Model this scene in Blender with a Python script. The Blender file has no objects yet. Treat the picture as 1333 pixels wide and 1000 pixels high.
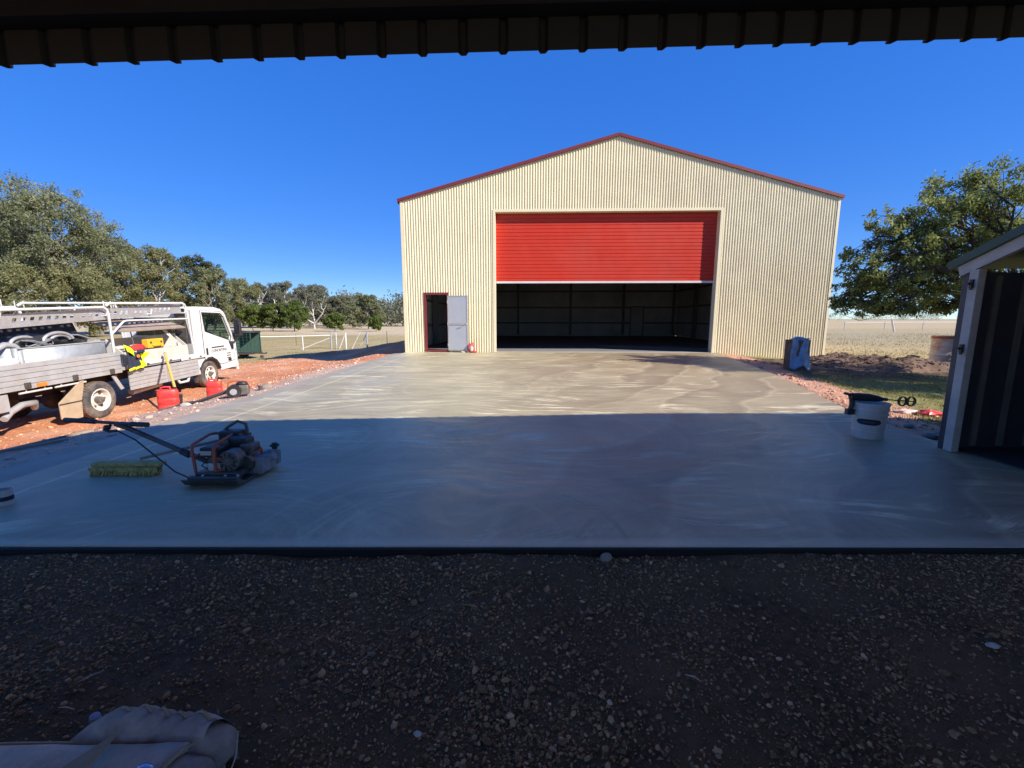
import bpy, math, random
import numpy as np
from mathutils import Vector, Matrix, Euler
from mathutils.geometry import tessellate_polygon

random.seed(7)
RNG = np.random.default_rng(7)
scene = bpy.context.scene
COL = scene.collection
R = math.radians
PI = math.pi

# ------------------------------------------------------------------ camera
cam_d = bpy.data.cameras.new('camera')
cam_d.sensor_width = 36.0
cam_d.lens = 560.0 / 1333.0 * 36.0
cam_d.clip_start = 0.05
cam_d.clip_end = 6000
cam = bpy.data.objects.new('camera', cam_d)
cam.location = (0, 0, 1.25)
cam.rotation_euler = (R(90) - math.atan(85 / 560.0), 0, 0)
COL.objects.link(cam)
scene.camera = cam

# ------------------------------------------------------------------ sky and sun
SUN_EL, SUN_AZ = 32.5, 120.0          # azimuth clockwise from +Y
world = bpy.data.worlds.new('World')
scene.world = world
world.use_nodes = True
wn = world.node_tree.nodes
wl = world.node_tree.links
wn.clear()
sky = wn.new('ShaderNodeTexSky')
sky.sky_type = 'NISHITA'
sky.sun_disc = False
sky.sun_elevation = R(SUN_EL)
sky.sun_rotation = R(SUN_AZ)
sky.altitude = 200
sky.air_density = 0.6
sky.dust_density = 0.0
sky.ozone_density = 4.0
sep = wn.new('ShaderNodeSeparateColor'); sep.mode = 'HSV'
comb = wn.new('ShaderNodeCombineColor'); comb.mode = 'HSV'
pw = wn.new('ShaderNodeMath'); pw.operation = 'POWER'; pw.inputs[1].default_value = 0.34
ml = wn.new('ShaderNodeMath'); ml.operation = 'MULTIPLY'; ml.inputs[1].default_value = 1.52
sm_ = wn.new('ShaderNodeMath'); sm_.operation = 'MULTIPLY'; sm_.inputs[1].default_value = 1.25; sm_.use_clamp = True
bg = wn.new('ShaderNodeBackground')
bg.inputs['Strength'].default_value = 0.15
wo = wn.new('ShaderNodeOutputWorld')
wl.new(sky.outputs[0], sep.inputs[0])
hu = wn.new('ShaderNodeMath'); hu.operation = 'ADD'; hu.inputs[1].default_value = 0.012
wl.new(sep.outputs[0], hu.inputs[0]); wl.new(hu.outputs[0], comb.inputs[0])
wl.new(sep.outputs[1], sm_.inputs[0]); wl.new(sm_.outputs[0], comb.inputs[1])
wl.new(sep.outputs[2], pw.inputs[0]); wl.new(pw.outputs[0], ml.inputs[0]); wl.new(ml.outputs[0], comb.inputs[2])
wl.new(comb.outputs[0], bg.inputs['Color'])
wl.new(bg.outputs[0], wo.inputs['Surface'])

sd = bpy.data.lights.new('sun', 'SUN')
sd.energy = 3.15
sd.angle = R(0.53)
sd.color = (1.0, 0.94, 0.85)
sun = bpy.data.objects.new('sun', sd)
to_sun = Vector((math.sin(R(SUN_AZ)) * math.cos(R(SUN_EL)), math.cos(R(SUN_AZ)) * math.cos(R(SUN_EL)), math.sin(R(SUN_EL))))
sun.rotation_euler = to_sun.to_track_quat('Z', 'Y').to_euler()
sun.location = (20, -12, 14)
COL.objects.link(sun)

vs = scene.view_settings
vs.view_transform = 'Standard'
vs.look = 'None'
vs.exposure = 1.30
vs.gamma = 1.0
scene.cycles.max_bounces = 6
scene.cycles.diffuse_bounces = 4

# ------------------------------------------------------------------ helpers
def smooth(t):
    t = np.clip(t, 0, 1)
    return t * t * (3 - 2 * t)

_tab = np.random.default_rng(3).random((256, 256))
def vnoise(x, y):
    xi = np.floor(x).astype(int); yi = np.floor(y).astype(int)
    fx = smooth(x - xi); fy = smooth(y - yi)
    a = _tab[xi % 256, yi % 256]; b = _tab[(xi + 1) % 256, yi % 256]
    c = _tab[xi % 256, (yi + 1) % 256]; d = _tab[(xi + 1) % 256, (yi + 1) % 256]
    return (a * (1 - fx) + b * fx) * (1 - fy) + (c * (1 - fx) + d * fx) * fy
def fbm(x, y, o=4):
    x = np.asarray(x, float); y = np.asarray(y, float)
    s = 0; amp = 0.5
    for i in range(o):
        s = s + amp * (vnoise(x + 17.3 * i, y + 9.1 * i) - 0.5)
        x = x * 2.03; y = y * 2.03; amp *= 0.5
    return s

def tag(o, label=None, cat=None, group=None, kind=None):
    if label: o['label'] = label
    if cat: o['category'] = cat
    if group: o['group'] = group
    if kind: o['kind'] = kind
    return o

def empty(name, loc=(0, 0, 0), rot=(0, 0, 0), label=None, cat=None, group=None):
    o = bpy.data.objects.new(name, None)
    o.empty_display_size = 0.2
    o.location = loc; o.rotation_euler = rot
    COL.objects.link(o)
    return tag(o, label, cat, group)

def mkobj(name, me, m, parent=None, loc=(0, 0, 0), rot=(0, 0, 0)):
    if m is not None and not me.materials:
        me.materials.append(m)
    o = bpy.data.objects.new(name, me)
    COL.objects.link(o)
    o.parent = parent
    o.location = loc; o.rotation_euler = rot
    return o

def copy_tree(o, parent=None, loc=None, rot=None, label=None):
    c = o.copy(); COL.objects.link(c); c.parent = parent
    if loc is not None: c.location = loc
    if rot is not None: c.rotation_euler = rot
    if label: c['label'] = label
    for ch in list(o.children):
        copy_tree(ch, c)
    return c

class MB:
    def __init__(s):
        s.v = []; s.f = []
    def add(s, vs_, fs, T=None):
        n = len(s.v)
        for p in vs_:
            p = Vector(p)
            s.v.append(T @ p if T is not None else p)
        s.f += [tuple(n + i for i in q) for q in fs]
        return s
    def box(s, c, d, rot=None):
        x, y, z = d[0] / 2, d[1] / 2, d[2] / 2
        vs_ = [(-x, -y, -z), (x, -y, -z), (x, y, -z), (-x, y, -z), (-x, -y, z), (x, -y, z), (x, y, z), (-x, y, z)]
        T = Matrix.Translation(c)
        if rot is not None: T = T @ Euler(rot).to_matrix().to_4x4()
        return s.add(vs_, [(0, 3, 2, 1), (4, 5, 6, 7), (0, 1, 5, 4), (1, 2, 6, 5), (2, 3, 7, 6), (3, 0, 4, 7)], T)
    def bar(s, a, b, w, h, up=(0, 0, 1)):
        a = Vector(a); b = Vector(b); d = (b - a)
        L = d.length; d.normalize(); u = Vector(up)
        r = d.cross(u)
        if r.length < 1e-4: r = d.cross(Vector((1, 0, 0)))
        r.normalize(); u = r.cross(d)
        vs_ = []
        for p in (a, b):
            for sx, sz in ((-1, -1), (1, -1), (1, 1), (-1, 1)):
                vs_.append(p + r * (sx * w / 2) + u * (sz * h / 2))
        return s.add(vs_, [(0, 1, 2, 3), (7, 6, 5, 4), (0, 4, 5, 1), (1, 5, 6, 2), (2, 6, 7, 3), (3, 7, 4, 0)])
    def tube(s, pts, r, n=8, closed=False, cap=True):
        pts = [Vector(p) for p in pts]
        N = len(pts)
        rs = r if isinstance(r, (list, tuple)) else [r] * N
        base = len(s.v)
        prev = None
        for i, p in enumerate(pts):
            if closed: t = pts[(i + 1) % N] - pts[i - 1]
            elif i == 0: t = pts[1] - pts[0]
            elif i == N - 1: t = pts[-1] - pts[-2]
            else: t = (pts[i + 1] - p).normalized() + (p - pts[i - 1]).normalized()
            t.normalize()
            if prev is None:
                u = t.orthogonal().normalized()
            else:
                u = prev - t * prev.dot(t)
                if u.length < 1e-5: u = t.orthogonal()
                u.normalize()
            prev = u
            w = t.cross(u)
            for k in range(n):
                a = 2 * PI * k / n
                s.v.append(p + (u * math.cos(a) + w * math.sin(a)) * rs[i])
        M_ = N if closed else N - 1
        for i in range(M_):
            j = (i + 1) % N
            for k in range(n):
                k2 = (k + 1) % n
                s.f.append((base + i * n + k, base + i * n + k2, base + j * n + k2, base + j * n + k))
        if cap and not closed:
            s.f.append(tuple(base + k for k in reversed(range(n))))
            s.f.append(tuple(base + (N - 1) * n + k for k in range(n)))
        return s
    def cyl(s, a, b, r, n=16, r2=None):
        return s.tube([a, b], [r, r if r2 is None else r2], n)
    def prism(s, poly, axis, a, b, holes=()):
        """extrude a 2D polygon (with holes) along axis between a and b"""
        def P(q, h):
            if axis == 'x': return (h, q[0], q[1])
            if axis == 'y': return (q[0], h, q[1])
            return (q[0], q[1], h)
        loops = [list(poly)] + [list(h) for h in holes]
        flat = [q for l in loops for q in l]
        tri = tessellate_polygon([[Vector((q[0], q[1], 0)) for q in l] for l in loops])
        n = len(flat)
        vs_ = [P(q, a) for q in flat] + [P(q, b) for q in flat]
        fs = [tuple(t) for t in tri] + [tuple(n + i for i in reversed(t)) for t in tri]
        o = 0
        for l in loops:
            m = len(l)
            for i in range(m):
                j = (i + 1) % m
                fs.append((o + i, o + j, n + o + j, n + o + i))
            o += m
        return s.add(vs_, fs)
    def lathe(s, prof, n=24, T=None):
        vs_ = []
        for r_, z in prof:
            for k in range(n):
                a = 2 * PI * k / n
                vs_.append((r_ * math.cos(a), r_ * math.sin(a), z))
        fs = []
        for i in range(len(prof) - 1):
            for k in range(n):
                k2 = (k + 1) % n
                fs.append((i * n + k, i * n + k2, (i + 1) * n + k2, (i + 1) * n + k))
        return s.add(vs_, fs, T)
    def blob(s, c, r, amp=0.15, n=14, seed=0, freq=1.7, T=None):
        vs_ = []; fs = []
        m = n // 2
        for i in range(m + 1):
            th = PI * i / m
            for k in range(n):
                ph = 2 * PI * k / n
                d = Vector((math.sin(th) * math.cos(ph), math.sin(th) * math.sin(ph), math.cos(th)))
                q = 1 + amp * 2 * float(fbm(d.x * freq + seed * 3.1 + d.z * 1.3, d.y * freq + seed * 1.7 - d.z, 3))
                vs_.append((c[0] + d.x * r[0] * q, c[1] + d.y * r[1] * q, c[2] + d.z * r[2] * q))
        for i in range(m):
            for k in range(n):
                k2 = (k + 1) % n
                fs.append((i * n + k, (i + 1) * n + k, (i + 1) * n + k2, i * n + k2))
        return s.add(vs_, fs, T)
    def grid(s, fn, nu, nv):
        vs_ = [fn(i / nu, j / nv) for j in range(nv + 1) for i in range(nu + 1)]
        w = nu + 1
        return s.add(vs_, [(j * w + i, j * w + i + 1, (j + 1) * w + i + 1, (j + 1) * w + i) for j in range(nv) for i in range(nu)])
    def mesh(s, name, smooth_=None):
        me = bpy.data.meshes.new(name)
        me.from_pydata([tuple(p) for p in s.v], [], s.f)
        import bmesh
        bm = bmesh.new(); bm.from_mesh(me)
        bmesh.ops.recalc_face_normals(bm, faces=bm.faces)
        bm.to_mesh(me); bm.free()
        if smooth_ is not None:
            me.shade_smooth()
            me.set_sharp_from_angle(angle=R(smooth_))
        me.update()
        return me
    def build(s, name, m, parent=None, loc=(0, 0, 0), rot=(0, 0, 0), sm=None, bevel=0, thick=0):
        o = mkobj(name, s.mesh(name, sm), m, parent, loc, rot)
        if thick:
            q = o.modifiers.new('thick', 'SOLIDIFY'); q.thickness = thick; q.offset = 0
        if bevel:
            b = o.modifiers.new('bevel', 'BEVEL'); b.width = bevel; b.segments = 2; b.limit_method = 'ANGLE'; b.angle_limit = R(40)
        return o

def np_mesh(name, verts, faces, m, attr=None, smooth_=False):
    """fast mesh from numpy; faces (n,k)"""
    me = bpy.data.meshes.new(name)
    nv, nf, k = len(verts), len(faces), faces.shape[1]
    me.vertices.add(nv); me.loops.add(nf * k); me.polygons.add(nf)
    me.vertices.foreach_set('co', np.ascontiguousarray(verts, dtype=np.float32).ravel())
    me.loops.foreach_set('vertex_index', np.ascontiguousarray(faces, dtype=np.int32).ravel())
    me.polygons.foreach_set('loop_start', np.arange(0, nf * k, k, dtype=np.int32))
    me.polygons.foreach_set('loop_total', np.full(nf, k, dtype=np.int32))
    if smooth_:
        me.polygons.foreach_set('use_smooth', np.ones(nf, dtype=bool))
    me.update(calc_edges=True)
    if attr:
        for an, arr in attr.items():
            if arr.ndim == 1:
                a = me.attributes.new(an, 'FLOAT', 'POINT'); a.data.foreach_set('value', arr.astype(np.float32))
            else:
                a = me.attributes.new(an, 'FLOAT_COLOR', 'POINT')
                c4 = np.ones((len(arr), 4), dtype=np.float32); c4[:, :3] = arr
                a.data.foreach_set('color', c4.ravel())
    if m: me.materials.append(m)
    return me

# ------------------------------------------------------------------ materials
class NT:
    def __init__(s, name):
        s.m = bpy.data.materials.new(name); s.m.use_nodes = True
        s.t = s.m.node_tree; s.n = s.t.nodes; s.l = s.t.links
        s.b = s.n['Principled BSDF']; s.out = s.n['Material Output']
        s.tc = s.n.new('ShaderNodeTexCoord')
    def _in(s, sock, v):
        if isinstance(v, bpy.types.NodeSocket): s.l.new(v, sock)
        else:
            if sock.type == 'RGBA' and len(v) == 3: v = (*v, 1)
            sock.default_value = v
    def mapping(s, scale=(1, 1, 1), rot=(0, 0, 0), loc=(0, 0, 0), src=None):
        n = s.n.new('ShaderNodeMapping')
        s.l.new(src if src is not None else s.tc.outputs['Object'], n.inputs[0])
        n.inputs['Scale'].default_value = scale; n.inputs['Rotation'].default_value = rot; n.inputs['Location'].default_value = loc
        return n.outputs[0]
    def noise(s, scale, detail=4, rough=0.55, vec=None, dist=0.0):
        n = s.n.new('ShaderNodeTexNoise')
        n.inputs['Scale'].default_value = scale; n.inputs['Detail'].default_value = detail
        n.inputs['Roughness'].default_value = rough; n.inputs['Distortion'].default_value = dist
        s.l.new(vec if vec is not None else s.tc.outputs['Object'], n.inputs['Vector'])
        return n.outputs['Fac']
    def wave(s, scale, dist, detail, vec, kind='RINGS', dscale=1.0):
        n = s.n.new('ShaderNodeTexWave'); n.wave_type = kind
        if kind == 'RINGS': n.rings_direction = 'Z'
        n.inputs['Scale'].default_value = scale; n.inputs['Distortion'].default_value = dist
        n.inputs['Detail'].default_value = detail; n.inputs['Detail Scale'].default_value = dscale
        s.l.new(vec, n.inputs['Vector'])
        return n.outputs['Fac']
    def ramp(s, fac, stops):
        n = s.n.new('ShaderNodeValToRGB')
        e = n.color_ramp.elements
        while len(e) < len(stops): e.new(0.5)
        for q, (p, c) in zip(e, stops):
            q.position = p; q.color = (c, c, c, 1) if not hasattr(c, '__len__') else (*c, 1)
        s.l.new(fac, n.inputs[0])
        return n.outputs[0]
    def mix(s, fac, a, b, mode='MIX'):
        n = s.n.new('ShaderNodeMix'); n.data_type = 'RGBA'; n.blend_type = mode
        s._in(n.inputs[0], fac); s._in(n.inputs[6], a); s._in(n.inputs[7], b)
        return n.outputs[2]
    def math(s, op, a, b=0.0):
        n = s.n.new('ShaderNodeMath'); n.operation = op
        s._in(n.inputs[0], a); s._in(n.inputs[1], b)
        return n.outputs[0]
    def attr(s, name):
        n = s.n.new('ShaderNodeAttribute'); n.attribute_name = name
        return n
    def bump(s, h, strength=0.3, dist=0.01):
        n = s.n.new('ShaderNodeBump')
        n.inputs['Strength'].default_value = strength; n.inputs['Distance'].default_value = dist
        s.l.new(h, n.inputs['Height'])
        s.l.new(n.outputs[0], s.b.inputs['Normal'])
    def set(s, **k):
        for a, v in k.items():
            s._in(s.b.inputs[a.replace('_', ' ')], v)

def mul(c, k): return tuple(min(1, x * k) for x in c)

def M(name, col, rough=0.6, metal=0.0, var=0.12, scale=6.0, bump=0.0, bscale=80.0, dust=None, dust_amt=0.3, dscale=3.0, coat=0.0, spec=0.5):
    t = NT(name)
    nz = t.noise(scale, 5, 0.6)
    c = t.mix(t.ramp(nz, [(0.3, 0.0), (0.7, 1.0)]), mul(col, 1 - var), mul(col, 1 + var))
    rg = rough
    if dust:
        f = t.ramp(t.noise(dscale, 6, 0.65), [(0.42, 0.0), (0.75, dust_amt)])
        c = t.mix(f, c, dust)
        f2 = t.ramp(t.noise(scale * 4, 3), [(0.2, max(0.05, rough - 0.1)), (0.8, min(1, rough + 0.15))])
        rg = f2
    t.set(Base_Color=c, Roughness=rg, Metallic=metal)
    t.b.inputs['Specular IOR Level'].default_value = spec
    if coat: t.b.inputs['Coat Weight'].default_value = coat
    if bump: t.bump(t.noise(bscale, 4), bump, 0.004)
    return t.m

DUST = (0.42, 0.27, 0.17)
mt = {}
mt['cream'] = M('cream_sheet', (0.76, 0.665, 0.43), 0.42, 0, 0.06, 1.6, dust=(0.52, 0.40, 0.25), dust_amt=0.28, dscale=0.6)
mt['cream_trim'] = M('cream_trim', (0.74, 0.65, 0.43), 0.4, 0, 0.04, 1.5)
mt['manor_red'] = M('dark_red_steel', (0.17, 0.028, 0.028), 0.4, 0, 0.1, 2)
mt['door_red'] = M('red_door_slats', (0.50, 0.030, 0.012), 0.5, 0, 0.07, 0.8, dust=(0.5, 0.09, 0.06), dust_amt=0.35, dscale=0.5, spec=0.3)
mt['grey_door'] = M('grey_door_paint', (0.52, 0.53, 0.53), 0.45, 0, 0.04, 3)
mt['inner_wall'] = M('inner_wall_sheet', (0.46, 0.46, 0.44), 0.6, 0.0, 0.25, 0.8)
mt['inner_steel'] = M('dark_inner_steel', (0.13, 0.13, 0.125), 0.5, 0.0, 0.15, 3)
mt['galv'] = M('galvanised_steel', (0.42, 0.44, 0.45), 0.55, 0.35, 0.14, 9, dust=(0.45, 0.42, 0.38), dust_amt=0.4)
mt['alu'] = M('dull_aluminium', (0.60, 0.59, 0.57), 0.42, 0.65, 0.10, 7, dust=(0.50, 0.42, 0.34), dust_amt=0.45)
mt['alu_dusty'] = M('dusty_aluminium', (0.46, 0.46, 0.45), 0.5, 0.3, 0.12, 5, dust=(0.44, 0.38, 0.31), dust_amt=0.5)
mt['white'] = M('white_truck_paint', (0.66, 0.66, 0.65), 0.25, 0, 0.03, 3, dust=(0.62, 0.50, 0.38), dust_amt=0.18, coat=0.5)
mt['white_steel'] = M('white_steel', (0.60, 0.59, 0.56), 0.4, 0, 0.05, 5, dust=(0.5, 0.4, 0.3), dust_amt=0.35)
mt['cream_box'] = M('cream_box_paint', (0.56, 0.53, 0.46), 0.45, 0, 0.05, 5, dust=(0.5, 0.38, 0.26), dust_amt=0.3)
mt['lid_brown'] = M('dusty_lid_inside', (0.33, 0.25, 0.19), 0.7, 0, 0.2, 5)
mt['black'] = M('black_plastic', (0.018, 0.018, 0.02), 0.45, 0, 0.3, 10, dust=(0.12, 0.10, 0.08), dust_amt=0.35)
mt['dark'] = M('dark_chassis', (0.03, 0.028, 0.026), 0.7, 0, 0.3, 8, dust=(0.22, 0.14, 0.09), dust_amt=0.6)
mt['tyre'] = M('tyre_rubber', (0.05, 0.048, 0.046), 0.85, 0, 0.2, 12, bump=0.3, bscale=60, dust=(0.36, 0.29, 0.23), dust_amt=0.85, dscale=2.5)
mt['tread'] = M('dusty_tread', (0.16, 0.10, 0.07), 0.9, 0, 0.2, 10, bump=0.4, bscale=50, dust=(0.42, 0.24, 0.15), dust_amt=0.9, dscale=3)
mt['rim'] = M('pale_rim', (0.66, 0.62, 0.55), 0.5, 0.1, 0.1, 9, dust=(0.45, 0.36, 0.27), dust_amt=0.5)
mt['flap'] = M('tan_mudflap', (0.40, 0.31, 0.20), 0.8, 0, 0.15, 6, dust=(0.45, 0.32, 0.2), dust_amt=0.5)
mt['orange_mark'] = M('orange_lens', (0.75, 0.22, 0.03), 0.3, 0, 0.1, 8)
mt['orange'] = M('orange_fabric', (0.82, 0.13, 0.02), 0.8, 0, 0.18, 12, bump=0.3, bscale=20)
mt['sack'] = M('pale_sack', (0.58, 0.52, 0.48), 0.9, 0, 0.12, 10, bump=0.3, bscale=30)
mt['yellow'] = M('yellow_plastic', (0.78, 0.42, 0.03), 0.45, 0, 0.1, 8)
mt['red_bag'] = M('red_fabric', (0.55, 0.03, 0.03), 0.8, 0, 0.15, 8)
mt['hivis'] = M('hi_vis_yellow', (0.72, 0.90, 0.015), 0.8, 0, 0.10, 12, bump=0.3, bscale=25)
mt['navy'] = M('navy_cloth', (0.022, 0.027, 0.05), 0.9, 0, 0.25, 12, bump=0.3, bscale=25)
mt['petrol_red'] = M('red_can_plastic', (0.68, 0.035, 0.03), 0.45, 0, 0.1, 6, dust=(0.5, 0.22, 0.14), dust_amt=0.3)
mt['wood_yellow'] = M('yellow_handle', (0.80, 0.50, 0.10), 0.5, 0, 0.1, 8)
mt['steel_dark'] = M('worn_dark_steel', (0.10, 0.09, 0.075), 0.45, 0.5, 0.25, 14, dust=(0.2, 0.19, 0.17), dust_amt=0.4, dscale=9)
mt['cage_red'] = M('rusty_red_tube', (0.46, 0.085, 0.04), 0.5, 0.0, 0.3, 14, dust=(0.2, 0.12, 0.08), dust_amt=0.5, dscale=9)
mt['engine'] = M('engine_metal', (0.15, 0.13, 0.11), 0.5, 0.2, 0.3, 18, dust=(0.25, 0.23, 0.2), dust_amt=0.5, dscale=10)
mt['caked'] = M('cement_caked_steel', (0.22, 0.22, 0.22), 0.8, 0.1, 0.35, 20, bump=0.6, bscale=45, dust=(0.42, 0.41, 0.39), dust_amt=0.7, dscale=12)
mt['bristle'] = M('yellow_green_bristle', (0.46, 0.36, 0.12), 0.9, 0, 0.35, 30)
mt['timber'] = M('grey_timber', (0.30, 0.24, 0.18), 0.85, 0, 0.2, 8, bump=0.3, bscale=40)
mt['form'] = M('black_form_board', (0.010, 0.008, 0.006), 0.85, 0, 0.3, 8)
mt['bucket'] = M('white_bucket', (0.56, 0.53, 0.50), 0.4, 0, 0.08, 6, dust=(0.36, 0.33, 0.30), dust_amt=0.6, dscale=7)
mt['shed_green'] = M('dark_green_flashing', (0.03, 0.075, 0.05), 0.4, 0, 0.15, 5)
mt['shed_white'] = M('weathered_white_timber', (0.50, 0.46, 0.41), 0.75, 0, 0.12, 9, bump=0.3, bscale=30, dust=(0.3, 0.27, 0.23), dust_amt=0.5, dscale=6)
mt['shed_dark'] = M('dark_grey_sheet', (0.06, 0.065, 0.075), 0.5, 0.2, 0.15, 6)
mt['shed_inner'] = M('dark_inner_sheet', (0.035, 0.033, 0.03), 0.8, 0, 0.3, 4)
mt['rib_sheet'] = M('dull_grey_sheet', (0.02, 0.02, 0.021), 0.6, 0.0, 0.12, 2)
mt['rib_inner'] = M('grey_wall_rib', (0.16, 0.15, 0.13), 0.7, 0, 0.2, 5)
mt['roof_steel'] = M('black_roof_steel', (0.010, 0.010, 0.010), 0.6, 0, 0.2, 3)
mt['zinc'] = M('zinc_roof_sheet', (0.55, 0.55, 0.54), 0.5, 0.2, 0.08, 2)
mt['rust'] = M('rusty_drum', (0.60, 0.50, 0.42), 0.75, 0, 0.12, 5, bump=0.4, bscale=30, dust=(0.34, 0.12, 0.04), dust_amt=1.0, dscale=2.3)
mt['brown_drum'] = M('brown_drum', (0.13, 0.085, 0.06), 0.7, 0, 0.3, 6, bump=0.3, bscale=30)
mt['blue_plastic'] = M('blue_plastic_bag', (0.17, 0.27, 0.38), 0.4, 0, 0.3, 7, bump=0.5, bscale=16)
mt['suede'] = M('grey_brown_suede', (0.34, 0.28, 0.235), 0.95, 0, 0.4, 11, bump=1.0, bscale=38)
mt['beige'] = M('beige_canvas', (0.58, 0.48, 0.39), 0.95, 0, 0.18, 25, bump=0.9, bscale=150)
mt['tan_patch'] = M('tan_leather', (0.36, 0.27, 0.17), 0.8, 0, 0.15, 20)
mt['blue_shine'] = M('blue_glossy', (0.25, 0.42, 0.75), 0.15, 0.2, 0.2, 8)
mt['green_cloth'] = M('dark_green_mesh', (0.05, 0.10, 0.075), 0.8, 0, 0.2, 8)
mt['post_steel'] = M('grey_post', (0.40, 0.41, 0.42), 0.5, 0.4, 0.15, 8)
mt['litter'] = M('pale_litter', (0.52, 0.46, 0.38), 0.8, 0, 0.1, 10)
mt['stone'] = M('pale_stone', (0.30, 0.24, 0.19), 0.9, 0, 0.2, 14, bump=0.5, bscale=40)
mt['bark'] = M('grey_bark', (0.20, 0.165, 0.135), 0.9, 0, 0.3, 3, bump=0.5, bscale=12)
mt['bark_white'] = M('white_bark', (0.55, 0.52, 0.47), 0.85, 0, 0.2, 1.5)
mt['bark_dark'] = M('dark_bark', (0.07, 0.058, 0.048), 0.9, 0, 0.3, 6)

def glass_mat():
    t = NT('window_glass')
    t.set(Base_Color=(0.75, 0.85, 0.80), Roughness=0.02)
    t.b.inputs['Transmission Weight'].default_value = 1.0
    t.b.inputs['IOR'].default_value = 1.0
    tr = t.n.new('ShaderNodeBsdfTransparent'); tr.inputs[0].default_value = (0.72, 0.80, 0.75, 1)
    gl = t.n.new('ShaderNodeBsdfGlossy'); gl.inputs['Roughness'].default_value = 0.03
    fr0 = t.n.new('ShaderNodeLayerWeight'); fr0.inputs[0].default_value = 0.5
    fr = t.math('ADD', t.math('MULTIPLY', t.math('POWER', fr0.outputs['Facing'], 5.0), 0.5), 0.05)
    mx = t.n.new('ShaderNodeMixShader')
    t.l.new(fr, mx.inputs[0]); t.l.new(tr.outputs[0], mx.inputs[1]); t.l.new(gl.outputs[0], mx.inputs[2])
    t.l.new(mx.outputs[0], t.out.inputs['Surface'])
    return t.m
mt['glass'] = glass_mat()

def leaf_mat(name, c1, c2, c3):
    t = NT(name)
    a = t.attr('v')
    c = t.ramp(a.outputs['Fac'], [(0.0, c1), (0.5, c2), (1.0, c3)])
    t.set(Base_Color=c, Roughness=0.55)
    t.b.inputs['Specular IOR Level'].default_value = 0.3
    tl = t.n.new('ShaderNodeBsdfTranslucent')
    t.l.new(t.mix(0.5, c, mul(c3, 1.5)), tl.inputs[0])
    mx = t.n.new('ShaderNodeMixShader'); mx.inputs[0].default_value = 0.38
    t.l.new(t.b.outputs[0], mx.inputs[1]); t.l.new(tl.outputs[0], mx.inputs[2])
    t.l.new(mx.outputs[0], t.out.inputs['Surface'])
    return t.m
mt['leaf_gum'] = leaf_mat('gum_leaves', (0.10, 0.115, 0.055), (0.20, 0.215, 0.105), (0.31, 0.31, 0.17))
mt['leaf_gum2'] = leaf_mat('olive_leaves', (0.12, 0.13, 0.055), (0.225, 0.225, 0.10), (0.34, 0.32, 0.16))
mt['leaf_grey'] = leaf_mat('grey_green_leaves', (0.09, 0.10, 0.06), (0.175, 0.18, 0.11), (0.27, 0.26, 0.17))
mt['leaf_dark'] = leaf_mat('dark_leaves', (0.04, 0.05, 0.025), (0.085, 0.097, 0.05), (0.15, 0.16, 0.08))
mt['leaf_bright'] = leaf_mat('bright_leaves', (0.055, 0.085, 0.02), (0.12, 0.165, 0.035), (0.19, 0.23, 0.06))
mt['leaf_near'] = leaf_mat('glossy_leaves', (0.07, 0.095, 0.025), (0.16, 0.195, 0.05), (0.31, 0.33, 0.095))
mt['grass'] = leaf_mat('grass_blades', (0.11, 0.13, 0.03), (0.19, 0.20, 0.055), (0.34, 0.30, 0.12))
mt['dry_grass'] = leaf_mat('dry_grass_blades', (0.20, 0.16, 0.06), (0.32, 0.26, 0.11), (0.45, 0.38, 0.2))

def ground_mat():
    t = NT('earth')
    col = t.attr('col').outputs['Color']
    n1 = t.noise(9, 6, 0.65); n2 = t.noise(1.3, 5, 0.6); n3 = t.noise(55, 3, 0.6)
    c = t.mix(t.ramp(n1, [(0.3, 0.0), (0.7, 1.0)]), t.mix(1.0, col, (0.78, 0.76, 0.74), 'MULTIPLY'), t.mix(1.0, col, (1.18, 1.16, 1.12), 'MULTIPLY'))
    c = t.mix(t.ramp(n2, [(0.35, 0.0), (0.7, 0.45)]), c, t.mix(1.0, c, (0.80, 0.72, 0.66), 'MULTIPLY'))
    c = t.mix(t.ramp(n3, [(0.55, 0.0), (0.75, 0.35)]), c, t.mix(1.0, c, (1.35, 1.3, 1.25), 'MULTIPLY'))
    t.set(Base_Color=c, Roughness=0.95)
    t.b.inputs['Specular IOR Level'].default_value = 0.15
    h = t.math('ADD', n1, t.math('MULTIPLY', n3, 0.35))
    t.bump(h, 0.8, 0.05)
    return t.m
mt['ground'] = ground_mat()

def gravel_mat(attr=False):
    t = NT('gravel_stones' if attr else 'gravel_bed')
    if attr:
        c = t.ramp(t.attr('v').outputs['Fac'], [(0.0, (0.12, 0.068, 0.032)), (0.5, (0.37, 0.205, 0.098)), (0.88, (0.60, 0.355, 0.18)), (1.0, (0.80, 0.53, 0.31))])
    else:
        c = t.mix(t.noise(26, 5), (0.05, 0.028, 0.013), (0.40, 0.22, 0.105))
        c = t.mix(t.ramp(t.noise(2.2, 4), [(0.4, 0), (0.7, 0.7)]), c, (0.40, 0.225, 0.11))
        t.bump(t.noise(140, 6, 0.8), 1.0, 0.03)
    t.set(Base_Color=c, Roughness=0.9)
    t.b.inputs['Specular IOR Level'].default_value = 0.25
    return t.m
mt['gravel_bed'] = gravel_mat()
mt['gravel_stone'] = gravel_mat(True)

def rock_mat():
    t = NT('dirt_clods')
    t.set(Base_Color=t.attr('col').outputs['Color'], Roughness=0.95)
    return t.m
mt['clod'] = rock_mat()

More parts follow.
